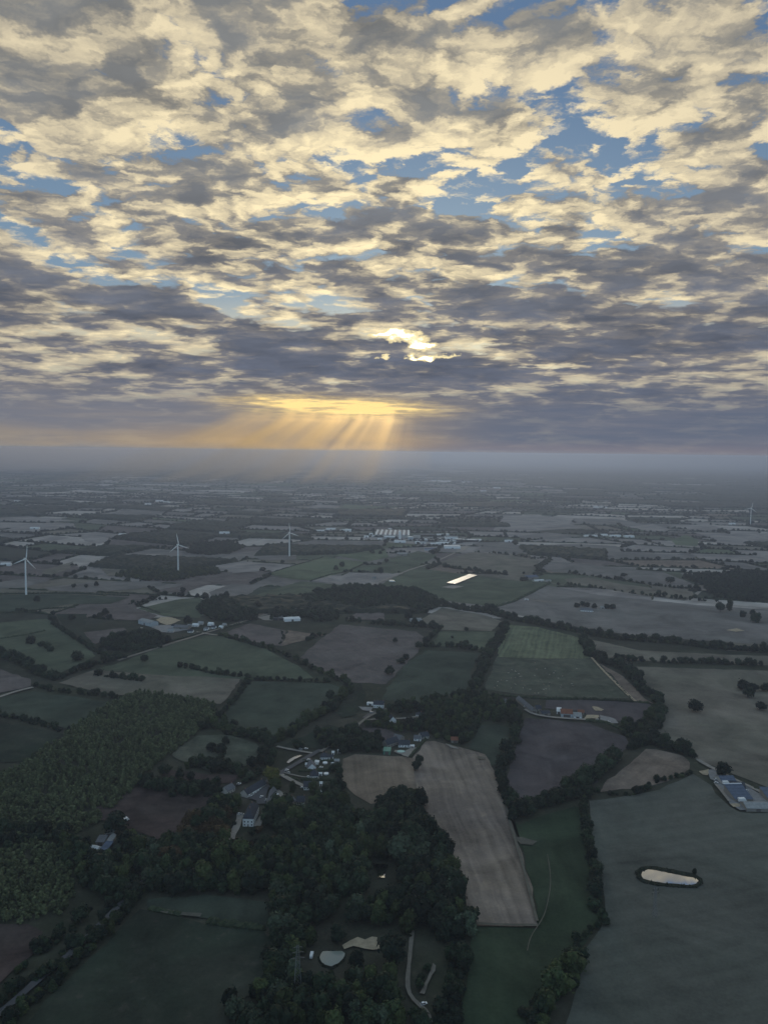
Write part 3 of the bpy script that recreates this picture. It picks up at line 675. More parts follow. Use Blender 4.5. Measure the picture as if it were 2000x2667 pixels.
def ribbon(mb, pts, w, h, step, rnd, rough=.35, z0=0.0):
    """a lumpy hedge along a line"""
    g = smooth_line(pts, step); n = len(g)
    if n < 2: return
    prof = [(-.5, 0), (-.55, .55), (-.25, .95), (.25, 1.0), (.55, .5), (.5, 0)]; k = len(prof); i0 = len(mb.v)
    for i, p in enumerate(g):
        d = g[min(i + 1, n - 1)] - g[max(i - 1, 0)]; nv = Vector((-d.y, d.x, 0)).normalized()
        end = .35 if i in (0, n - 1) else 1
        a = 1 + rnd.uniform(-rough, rough)
        for (x, zz) in prof:
            r = 1 + rnd.uniform(-rough, rough) * .6
            q = p + nv * (x * w * r * end * (.8 + .2 * a)); mb.v.append((q.x, q.y, z0 + zz * h * a * r * end - .1))
    for i in range(n - 1):
        for j in range(k - 1):
            a = i0 + i * k + j; mb.f.append((a, a + 1, a + k + 1, a + k)); mb.mi.append(0)
    for i in (0, n - 1):
        mb.f.append(tuple(i0 + i * k + j for j in range(k))); mb.mi.append(0)

def canopy(mb, poly, rnd, h=11.0, cell=11.0, z0=0.0):
    """top of a far wood: a bumpy sheet of crowns with steep ragged sides"""
    x0, x1 = min(p[0] for p in poly), max(p[0] for p in poly); y0, y1 = min(p[1] for p in poly), max(p[1] for p in poly)
    nx, ny = int((x1 - x0) / cell) + 3, int((y1 - y0) / cell) + 3
    idx = {}
    for j in range(ny):
        for i in range(nx):
            x = x0 + (i - 1) * cell + rnd.uniform(-.3, .3) * cell; y = y0 + (j - 1) * cell + rnd.uniform(-.3, .3) * cell
            idx[i, j] = len(mb.v)
            ins = inside((x, y), poly)
            mb.v.append((x, y, z0 + (h * rnd.uniform(.62, 1.15) if ins else -1.0)))
    for j in range(ny - 1):
        for i in range(nx - 1):
            q = [idx[i, j], idx[i + 1, j], idx[i + 1, j + 1], idx[i, j + 1]]
            if max(mb.v[k][2] for k in q) > z0:
                mb.f.append((q[0], q[1], q[2])); mb.f.append((q[0], q[2], q[3])); mb.mi += [0, 0]
def far_woods():
    rnd = random.Random(9); mb = MB()
    for p in WOODS_FAR:
        cx = sum(a[0] for a in p) / 4; cy = sum(a[1] for a in p) / 4
        if in_fields(cx, cy): continue
        d = math.hypot(cx, cy)
        canopy(mb, p, rnd, rnd.uniform(9, 13), 9 if d < 4000 else 16 if d < 8000 else 26)
    o = mb.build('far_woodland', M['leaf_deep'])
    tag(o, 'dark woods and copses scattered over the far farmland towards the horizon', 'woodland', kind='stuff')
far_woods()

# ------------------------------------------------------------------ trees
def ico(sub):
    bm = bmesh.new(); bmesh.ops.create_icosphere(bm, subdivisions=sub, radius=1.0)
    v = [x.co.copy() for x in bm.verts]; f = [tuple(y.index for y in x.verts) for x in bm.faces]; bm.free(); return v, f
ICO1, ICO2 = ico(1), ico(2)
def crown_mesh(name, kind, seed, nl=16, leaves=680, sub=2, leaf=.095):
    """a crown of unit height and width: lumps of foliage with leaf clumps standing off them"""
    r = random.Random(seed); mb = MB(); lumps = []
    for i in range(nl):
        for _ in range(30):
            x, y, z = r.uniform(-1, 1), r.uniform(-1, 1), r.uniform(-1, 1)
            if x * x + y * y + z * z < 1: break
        if kind == 'tall': p = Vector((x * .26, y * .26, .55 + z * .42)); s = r.uniform(.13, .22)
        elif kind == 'cone':
            t = r.random() ** .8; p = Vector((x * .36 * (1 - t), y * .36 * (1 - t), .14 + .74 * t)); s = r.uniform(.10, .16) + .10 * (1 - t)
        elif kind == 'spread': p = Vector((x * .36, y * .36, .60 + z * .24)); s = r.uniform(.14, .22)
        else: p = Vector((x * .34 + .05 * math.sin(seed), y * .34, .52 + z * .34)); s = r.uniform(.09, .25)
        lumps.append((p, s))
    V, Fc = ICO2 if sub == 2 else ICO1
    for (p, s) in lumps:
        i0 = len(mb.v)
        for v in V:
            k = s * (1 + r.uniform(-.16, .16)); mb.v.append((p.x + v.x * k, p.y + v.y * k, p.z + v.z * k * .86))
        for f in Fc: mb.f.append(tuple(i0 + a for a in f)); mb.mi.append(0)
    for i in range(leaves):
        p, s = r.choice(lumps)
        d = Vector((r.gauss(0, 1), r.gauss(0, 1), r.gauss(.25, 1))).normalized()
        c = p + d * s * r.uniform(.92, 1.48); l = leaf * r.uniform(.5, 1.1)
        n = (d + Vector((r.uniform(-.7, .7), r.uniform(-.7, .7), r.uniform(-.4, .7)))).normalized()
        a = n.orthogonal().normalized(); b = n.cross(a); t = r.uniform(0, 6.28); ca, sa = math.cos(t), math.sin(t)
        a, b = a * ca + b * sa, b * ca - a * sa
        mb.face([c + a * l, c + b * l * .7 + n * l * .15, c - a * l * .9, c - b * l * .75 + n * l * .1])
    return mb, M['leaf_' + name]
SHAPES = {'round': ['round', 'round', 'spread'], 'deep': ['round', 'spread', 'round'], 'olive': ['round', 'tall', 'round'], 'pale': ['round', 'tall', 'spread'],
          'rust': ['round', 'spread', 'round'], 'yellow': ['round', 'round', 'spread'], 'tall': ['tall', 'tall', 'cone']}
CROWN, TRUNK = {}, []
for k, sh in SHAPES.items():
    for i, s in enumerate(sh):
        mb, m = crown_mesh(k, s, hash((len(k), i, ord(k[0]))) % 9999, nl=20 if s != 'tall' else 16)
        CROWN[k, i] = mb.mesh('crown', m)
for i in range(2):
    r = random.Random(40 + i); mb = MB(); mb.bar((0, 0, -.02), (.01, .0, .34), .030, .020, 7)
    for k in range(4):
        a = k * 1.6 + i; mb.bar((.005, 0, .20 + .04 * k), (.20 * math.cos(a), .20 * math.sin(a), .46 + .03 * k), .013, .005, 5)
    TRUNK.append(mb.mesh('trunk', M['bark']))

TREES = []      # dicts: x y h w kind label group row
CLEARINGS = [[(p.x, p.y) for p in (at(t, *q) for q in pts)] for t, pts in (
    ('J', [(100, 570), (480, 500), (540, 470), (760, 510), (745, 640), (660, 770), (590, 900), (380, 900), (240, 800), (90, 740)]), ('J', [(760, 230), (930, 230), (930, 350), (860, 380), (780, 350)]),
    ('K', [(690, 140), (985, 140), (985, 500), (700, 500)]),
    ('K', [(300, 780), (560, 790), (900, 780), (1060, 830), (1070, 1020), (760, 1020), (500, 1040), (540, 1120), (290, 1120)]), ('K', [(1040, 760), (1160, 760), (1150, 1000), (1120, 1300), (1290, 1440), (1290, 1600), (1200, 1560), (1020, 1400)]), ('K', [(1150, 1340), (1330, 1020), (1350, 1080), (1240, 1340), (1260, 1440)]),
    ('V', [(960, 235), (1330, 235), (1345, 600), (1290, 730), (1000, 715), (960, 500)]), ('V', [(350, 600), (770, 590), (790, 860), (620, 960), (430, 800), (340, 760)]),
    ('V', [(370, 780), (600, 780), (630, 1110), (480, 1150), (290, 1250), (210, 1250), (250, 1060), (330, 900)]), ('V', [(860, 680), (1075, 680), (1080, 920), (850, 920)]), ('V', [(150, 580), (360, 570), (370, 740), (160, 770)]),
    ('V', [(735, 180), (1240, 220), (900, 450), (640, 640), (600, 560), (840, 400), (740, 260)]),
    ('W', [(390, 550), (900, 530), (915, 640), (770, 730), (690, 830), (380, 810)]), ('W', [(190, 185), (470, 185), (470, 350), (190, 400)]), ('W', [(440, 340), (860, 305), (880, 420), (600, 455), (440, 460)]), ('W', [(1130, 590), (1235, 590), (1235, 670), (1130, 670)]),
    ('X', [(270, 160), (470, 160), (560, 290), (920, 290), (940, 420), (560, 400), (270, 350)]))]
def put_tree(x, y, h, w, kind, label, group):
    if label[0] != 'lone' and any(inside((x, y), c) for c in CLEARINGS): return
    TREES.append(dict(x=x, y=y, h=h, w=w, kind=kind, label=label, group=group, v=random.randrange(3), rz=random.uniform(0, 6.28)))
ORD = 'first second third fourth fifth sixth seventh eighth ninth tenth eleventh twelfth thirteenth fourteenth fifteenth sixteenth seventeenth eighteenth nineteenth twentieth'.split()
def ordinal(i):
    if i < 20: return ORD[i]
    t = {2: 'twenty', 3: 'thirty', 4: 'forty', 5: 'fifty', 6: 'sixty', 7: 'seventy'}[(i + 1) // 10]
    u = (i + 1) % 10
    return (t[:-1] + 'ieth') if u == 0 else t + '-' + ORD[u - 1]
ADJ = {'round': 'dark green', 'deep': 'almost black', 'olive': 'olive green', 'pale': 'pale silvery green', 'rust': 'rusty autumn brown', 'yellow': 'yellowing', 'tall': 'narrow upright'}
def row(tile, pts, h, place, spacing=None, kinds=('round', 'deep', 'round'), w=None, jit=1.6, skip=.08, lanes=1):
    """a row of trees along a line; labels count them from the line's first end"""
    g = [at(tile, *p) for p in pts]; sp = spacing or h * .72; L = smooth_line(g, sp); c = 0
    for lane in range(lanes):
        for i, p in enumerate(L):
            if random.random() < skip: continue
            hh = h * random.choice((.55, .75, .9, 1, 1.1, 1.3)) * random.uniform(.9, 1.1); ww = hh * random.uniform(.8, 1.1) if w is None else w * random.uniform(.8, 1.2)
            k = random.choice(kinds)
            put_tree(p.x + random.gauss(0, jit) + lane * 5, p.y + random.gauss(0, jit) + lane * 6, hh, ww, k, ('row', place), 'trees of the row ' + place)
            for _ in range(2):      # bushes fill the foot of the hedge between the trees
                a = random.uniform(-.5, .5) * sp; d = (L[min(i + 1, len(L) - 1)] - L[max(i - 1, 0)]).normalized(); bh = h * random.uniform(.25, .5)
                put_tree(p.x + d.x * a + random.gauss(0, jit * .6), p.y + d.y * a + random.gauss(0, jit * .6), bh, bh * random.uniform(1.1, 1.9), random.choice(('round', 'deep', 'olive')), ('row', place), 'trees of the row ' + place)
def wood(tile, poly, h, place, spacing=7.5, kinds=('round', 'deep', 'round', 'olive'), jit=.42, wf=(.66, 1.0)):
    g = [at(tile, *p) for p in poly]; P = [(p.x, p.y) for p in g]
    x0, x1 = min(p[0] for p in P), max(p[0] for p in P); y0, y1 = min(p[1] for p in P), max(p[1] for p in P)
    j = 0; y = y0
    while y < y1:
        x = x0 + (j % 2) * spacing / 2
        while x < x1:
            a, b = x + random.uniform(-jit, jit) * spacing, y + random.uniform(-jit, jit) * spacing
            if inside((a, b), P):
                hh = h * random.choice((.6, .8, .95, 1, 1.05, 1.25)) * random.uniform(.92, 1.08)
                put_tree(a, b, hh, max(hh * random.uniform(*wf), spacing * .95), random.choice(kinds), ('wood', place), 'trees of ' + place)
            x += spacing
        y += spacing * .866; j += 1
def lone(tile, x, y, hpx, label, kind='round', wf=1.0):
    g = at(tile, x, y); h = metres(tile, x, y, hpx)
    put_tree(g.x, g.y, h, h * wf, kind, ('lone', label), None)

# --- rows of trees and tall hedgerows
DK = ('round', 'deep', 'round'); MX = ('round', 'olive', 'deep', 'tall')
row('F', [(640, 1010), (650, 960), (700, 900), (740, 850), (790, 800), (800, 760)], 12, 'clumped at the near end of the winding hedge', 7, ('tall', 'round', 'olive'), jit=5, lanes=2)
row('F', [(855, 60), (865, 150), (890, 260), (910, 370), (910, 440), (930, 520), (945, 555)], 10, 'along the hedge between the green meadow and the grey pasture', 6.5, DK, jit=1.5)
row('F', [(940, 560), (890, 600), (840, 640), (822, 700), (812, 760)], 6, 'on the low winding hedge by the grey pasture', 7, DK, jit=1.2, skip=.3)
row('D', [(990, 625), (960, 665), (930, 690), (850, 745), (790, 770)], 13, 'on the hedge between the purple ploughland and the tan field', 7, DK, jit=2.5, lanes=2)
row('F', [(560, 110), (600, 90), (640, 75), (720, 45), (800, 22), (870, 18)], 12, 'along the top of the green meadow', 7, DK, jit=2, lanes=2)
row('D', [(570, 470), (568, 520), (545, 590), (512, 650), (500, 720), (530, 790), (545, 829)], 11, 'down the strip right of the striped stubble', 7, DK, jit=2)
row('F', [(520, -20), (540, 20), (560, 70), (570, 110)], 9, 'down the lower strip right of the striped stubble', 7, DK, jit=2)
row('D', [(890, 762), (950, 780), (1050, 785), (1100, 775), (1150, 750), (1180, 720), (1250, 712), (1320, 690)], 6, 'along the near edge of the tan field', 6, DK, jit=1.2)
row('D', [(1060, 585), (1110, 570), (1150, 552), (1200, 578), (1280, 598), (1330, 618)], 11, 'along the far edge of the tan field', 7, DK, jit=2, lanes=2)
row('D', [(850, 118), (890, 180), (950, 210), (1030, 238), (1080, 280), (1100, 330), (1170, 368), (1192, 420), (1175, 480), (1130, 530)], 11, 'curving along the edge of the wide khaki field', 7.5, DK, jit=2.5, lanes=2)
row('D', [(1180, 440), (1150, 500), (1100, 545), (1040, 520), (1080, 480)], 10, 'thicket where the hedges meet by the farm yard', 8, MX, jit=6, lanes=2)
row('B', [(240, 620), (330, 645), (450, 660), (550, 690), (700, 715), (850, 745), (950, 765), (1100, 780), (1250, 790), (1400, 810), (1600, 825), (1720, 830)], 11, 'the long belt crossing below the big farm field', 8, DK, jit=2.5, lanes=2)
row('D', [(1005, 198), (1080, 202), (1160, 206), (1250, 212), (1330, 212), (1420, 214), (1500, 218), (1620, 222)], 11, 'in a spaced line across the khaki fields', 9, DK, jit=1, skip=.22)
row('D', [(520, 62), (490, 110), (440, 180), (412, 260), (385, 325)], 12, 'the belt left of the mown green field', 7, DK, jit=2.5, lanes=2)
row('D', [(-20, 45), (60, 48), (130, 55), (210, 58), (245, 62), (210, 95), (180, 128)], 8, 'around the small brown and green fields', 7, DK, jit=1.5)
row('D', [(175, 140), (250, 140), (340, 145), (420, 165)], 10, 'below the small green field', 8, DK, jit=2)
row('B', [(790, 485), (830, 492), (900, 500), (960, 510), (1050, 522), (1150, 538), (1250, 550), (1370, 556)], 9, 'the hedgerow across the far grey field', 9, DK, jit=1.5)
row('B', [(740, 535), (860, 545), (950, 555), (1060, 572), (1150, 585), (1300, 600), (1440, 612)], 8, 'beside the lane over the big farm field', 10, DK, jit=1.5, skip=.2)
row('B', [(395, 395), (480, 402), (560, 410), (640, 425), (720, 420)], 8, 'above the green shed field', 10, DK, jit=1.5)
row('B', [(255, 458), (330, 470), (400, 478), (480, 490), (540, 495)], 11, 'behind the long pale shed', 9, DK, jit=2, skip=.2)
row('B', [(660, 480), (690, 445), (720, 430)], 9, 'by the far farm yard', 9, DK, jit=4, lanes=2)
row('B', [(680, 378), (745, 388)], 11, 'dark copse in the far fields', 8, DK, jit=5, lanes=2)
row('C', [(-20, 175), (60, 200), (130, 240), (200, 275), (240, 285)], 11, 'left of the lane at the far left', 7, DK, jit=2.5, lanes=2)
row('C', [(150, 310), (230, 330), (340, 345), (450, 357), (540, 367)], 7, 'above the dark field left of the plantation', 7, DK, jit=1.5)
row('C', [(240, 280), (330, 250), (420, 217), (520, 195), (545, 188)], 9, 'along the straight road on the left', 7, DK, jit=2.5)
row('C', [(215, 15), (270, 70), (330, 110), (400, 150), (450, 180), (520, 190)], 8, 'the slanting hedgerow at the left', 7, DK, jit=2)
row('C', [(960, 92), (1010, 107), (1080, 127), (1150, 150), (1230, 176), (1300, 215), (1380, 250), (1470, 285), (1520, 312)], 10, 'along the upper edge of the wide green field', 8, MX, jit=2.5, skip=.12)
row('C', [(1420, 297), (1300, 292), (1200, 287), (1090, 287)], 7, 'above the dark middle field', 8, DK, jit=1.5)
row('C', [(1080, 272), (1050, 330), (1000, 380), (970, 420), (930, 458)], 8, 'left of the dark middle field', 8, DK, jit=2)
row('C', [(870, 490), (930, 490), (990, 512), (1060, 532), (1130, 552), (1190, 552), (1230, 532), (1300, 480), (1380, 440), (1440, 402), (1500, 332)], 11, 'below the dark middle field', 8, MX, jit=3, lanes=2)
row('C', [(-30, 438), (50, 445), (120, 465), (200, 487), (290, 508)], 8, 'on the hedge left of the plantation', 8, DK, jit=2)
row('C', [(1500, 28), (1580, 40), (1690, 48)], 10, 'above the brown field', 8, DK, jit=2)
row('C', [(1215, 75), (1225, 100), (1210, 130)], 4, 'dividing the brown fields', 6, DK, jit=1)
row('C', [(1330, 115), (1360, 100), (1400, 90)], 8, 'at the corner of the brown field', 7, DK, jit=2)
row('C', [(780, 232), (830, 238), (880, 248), (950, 262), (1030, 272)], 8, 'standing in the wide green field', 6, DK, jit=1.5)
row('C', [(470, 272), (510, 278), (560, 285), (610, 292)], 8, 'standing in the khaki field', 6, DK, jit=1.5, skip=0)
row('A', [(560, 620), (640, 605), (720, 600)], 6, 'between the far green fields', 12, DK)
row('E', [(630, 420), (560, 490), (500, 550), (430, 630), (340, 720), (270, 790), (190, 860), (100, 950), (0, 1040)], 10, 'on the field side of the shaded road', 7, MX, jit=2.5, lanes=1)
row('E', [(570, 405), (510, 465), (430, 560), (330, 650), (250, 740), (180, 790), (60, 870), (-40, 950)], 8, 'on the far side of the shaded road', 7, DK, jit=3)
row('E', [(390, 500), (330, 560), (250, 640), (170, 690), (80, 780), (0, 850)], 9, 'beside the dark verge at the far left', 9, DK, jit=3, skip=.25)
row('F', [(335, 640), (330, 700), (325, 760), (305, 830), (280, 890), (250, 950), (240, 1020)], 10, 'between the twin track and the green meadow', 7, DK, jit=3, lanes=2)
# --- woods
PK = ('round', 'deep', 'round', 'olive', 'round', 'tall', 'tall', 'olive', 'round', 'deep', 'round', 'pale', 'olive')
wood('E', [(640, 300), (700, 260), (770, 215), (960, 260), (1200, 265), (1240, 240), (1140, 110), (1160, 55), (1330, 60), (1480, 50), (1560, 130), (1640, 140), (1659, 170), (1659, 270), (1600, 290), (1590, 350), (1659, 400), (1659, 440), (1450, 445), (1300, 425), (1200, 445), (900, 435), (640, 435), (600, 400)], 15, 'the dense park wood below the white manor', 7.4, PK)
wood('E', [(780, 215), (800, 160), (860, 110), (930, 95), (1000, 130), (1000, 190), (960, 260), (860, 240)], 14, 'the autumn grove left of the white manor', 8.5, ('rust', 'rust', 'olive', 'round', 'rust'))
wood('E', [(1010, 240), (1190, 230), (1200, 265), (1000, 270)], 9, 'the autumn shrubs below the white manor', 8, ('rust', 'rust', 'deep'))
wood('E', [(900, 50), (990, 20), (1020, 100), (960, 110)], 12, 'the trees beside the manor drive', 8, PK)
wood('F', [(-70, 290), (-30, 150), (0, 90), (30, 40), (80, 20), (150, 35), (165, 80), (130, 125), (170, 125), (210, 160), (260, 240), (300, 300), (320, 330), (322, 400), (340, 480), (380, 540), (380, 620), (300, 640), (200, 620), (130, 590), (90, 560), (0, 520), (-60, 470), (20, 390), (30, 320)], 15, 'the dense wood beside the striped stubble', 7.4, ('deep', 'round', 'deep', 'olive', 'deep', 'pale'))
wood('F', [(60, 300), (70, 240), (140, 215), (200, 240), (240, 320), (240, 390), (190, 380), (120, 320)], 17, 'the pale silvery stand inside the dense wood', 9.5, ('pale', 'round', 'pale'))
wood('E', [(1180, 445), (1240, 400), (1330, 425), (1470, 455), (1470, 485), (1400, 540), (1350, 600), (1340, 680), (1300, 700), (1290, 860), (1270, 1060), (990, 1060), (990, 930), (1150, 850), (1160, 750), (1170, 600)], 13, 'the wood between the dark field and the grey pond', 8, ('round', 'deep', 'olive', 'round', 'pale'))
wood('K', [(580, 640), (640, 570), (720, 550), (830, 530), (930, 560), (960, 640), (900, 700), (740, 740), (620, 740), (570, 700)], 12, 'the clump above the sand patch', 8, PK)
wood('K', [(545, 1060), (620, 1035), (700, 1030), (725, 1060), (690, 1085), (590, 1085)], 10, 'the dark clump below the sand patch', 7.5, ('deep', 'deep', 'round'))
wood('K', [(150, 1290), (280, 1220), (450, 1190), (600, 1220), (750, 1200), (850, 1170), (960, 1160), (980, 1260), (960, 1380), (1100, 1480), (1200, 1540), (1240, 1640), (60, 1660)], 12, 'the trees along the bottom by the twin track', 7.5, PK)
wood('K', [(1090, 1200), (1150, 1160), (1230, 1060), (1280, 1000), (1230, 1150), (1170, 1270), (1130, 1330), (1090, 1290)], 6, 'the shrubs left of the concrete strip', 6, ('deep', 'round'))
wood('E', [(350, 215), (430, 195), (520, 205), (600, 215), (690, 262), (640, 300), (610, 375), (570, 400), (520, 450), (440, 470), (380, 430), (340, 390), (280, 320), (270, 250)], 13, 'the belt below the barn clearing', 8.5, PK)
wood('E', [(-60, 150), (60, 150), (200, 160), (330, 200), (270, 240), (150, 215), (0, 260), (-60, 280)], 11, 'the trees between the two plantations', 8.5, DK)
wood('D', [(-60, 430), (100, 395), (250, 372), (330, 352), (420, 352), (500, 385), (560, 400), (600, 440), (575, 475), (500, 470), (430, 455), (400, 500), (375, 550), (300, 560), (230, 545), (160, 520), (60, 490), (-20, 470)], 11, 'the leafy hamlet wood above the striped stubble', 9, MX)
wood('W', [(210, 430), (400, 445), (560, 460), (700, 470), (800, 480), (800, 520), (600, 530), (380, 490), (230, 480)], 6, 'the tall garden hedge behind the slate farmhouse', 6, ('olive', 'round'))
wood('W', [(0, 520), (80, 500), (180, 600), (240, 660), (260, 740), (130, 750), (-60, 760), (-80, 600)], 11, 'the trees left of the slate farmhouse', 8, DK)
wood('W', [(1000, 560), (1100, 540), (1300, 560), (1330, 650), (1280, 680), (1220, 690), (1230, 610), (1130, 600), (1050, 610)], 9, 'the trees around the rusty roofed shed', 8, DK)
wood('V', [(1340, 380), (1450, 400), (1480, 490), (1400, 540), (1330, 520)], 9, 'the trees at the back of the village gardens', 8, DK)
wood('V', [(1340, 590), (1480, 580), (1500, 760), (1450, 800), (1200, 720), (1300, 700)], 10, 'the trees between the last houses and the stubble', 8, DK)
wood('V', [(1150, 30), (1350, 60), (1480, 60), (1500, 200), (1430, 240), (1300, 220), (1220, 190)], 9, 'the trees above the top house of the village', 8, MX)
wood('V', [(590, 130), (720, 150), (730, 260), (740, 420), (640, 430), (560, 380), (580, 260)], 10, 'the round trees left of the village road', 9, DK)
wood('V', [(330, 480), (480, 470), (560, 440), (620, 500), (520, 560), (420, 600), (350, 560)], 8, 'the trees above the row of slate cottages', 8, ('olive', 'round', 'deep'))
wood('V', [(20, 870), (150, 800), (330, 760), (420, 800), (400, 900), (280, 960), (120, 990)], 11, 'the trees beside the manor courtyard', 8, ('olive', 'round', 'deep'))
wood('C', [(600, 705), (720, 745), (960, 742), (970, 800), (820, 800), (700, 782), (600, 752)], 10, 'the belt above the reddish field', 8, DK)
wood('C', [(830, 640), (960, 630), (1060, 665), (1050, 690), (900, 690), (830, 660)], 9, 'the clump below the grazed meadow', 8, DK)
wood('C', [(430, 130), (500, 100), (600, 85), (690, 95), (740, 125), (690, 150), (560, 165), (470, 160)], 11, 'the copse beside the straight road', 8.5, DK)
wood('C', [(1400, 560), (1480, 512), (1560, 512), (1680, 540), (1680, 600), (1480, 600)], 10, 'the clump at the top of the village', 8.5, DK)
wood('B', [(-40, 570), (60, 560), (150, 570), (230, 605), (240, 640), (150, 655), (80, 640), (-40, 620)], 13, 'the wood below the long pale shed', 9, DK)
wood('A', [(1300, 610), (1400, 570), (1500, 550), (1659, 555), (1659, 640), (1560, 650), (1450, 620), (1360, 625)], 13, 'the wood in the middle of the fields', 9, DK)
wood('A', [(850, 640), (930, 595), (980, 600), (1050, 640), (1110, 660), (1110, 690), (1000, 700), (920, 690), (870, 665)], 11, 'the copse above the straight road', 9, DK)
wood('A', [(1160, 690), (1200, 650), (1330, 630), (1450, 640), (1470, 690), (1380, 700), (1320, 680)], 10, 'the trees round the depot', 10, DK)
wood('B', [(1290, 505), (1400, 500), (1560, 488), (1720, 500), (1720, 610), (1600, 612), (1450, 600), (1390, 570), (1380, 540)], 13, 'the big dark wood at the right', 9.5, ('deep', 'round', 'deep'))
wood('A', [(500, 500), (600, 470), (720, 450), (930, 470), (960, 490), (860, 500), (760, 520), (620, 520)], 11, 'the wood at the foot of the second turbine', 11, ('round', 'olive', 'tall'))
wood('A', [(800, 400), (860, 360), (980, 355), (1060, 375), (1000, 400), (900, 410)], 12, 'the dark wood behind the turbines', 11, ('deep', 'round'))
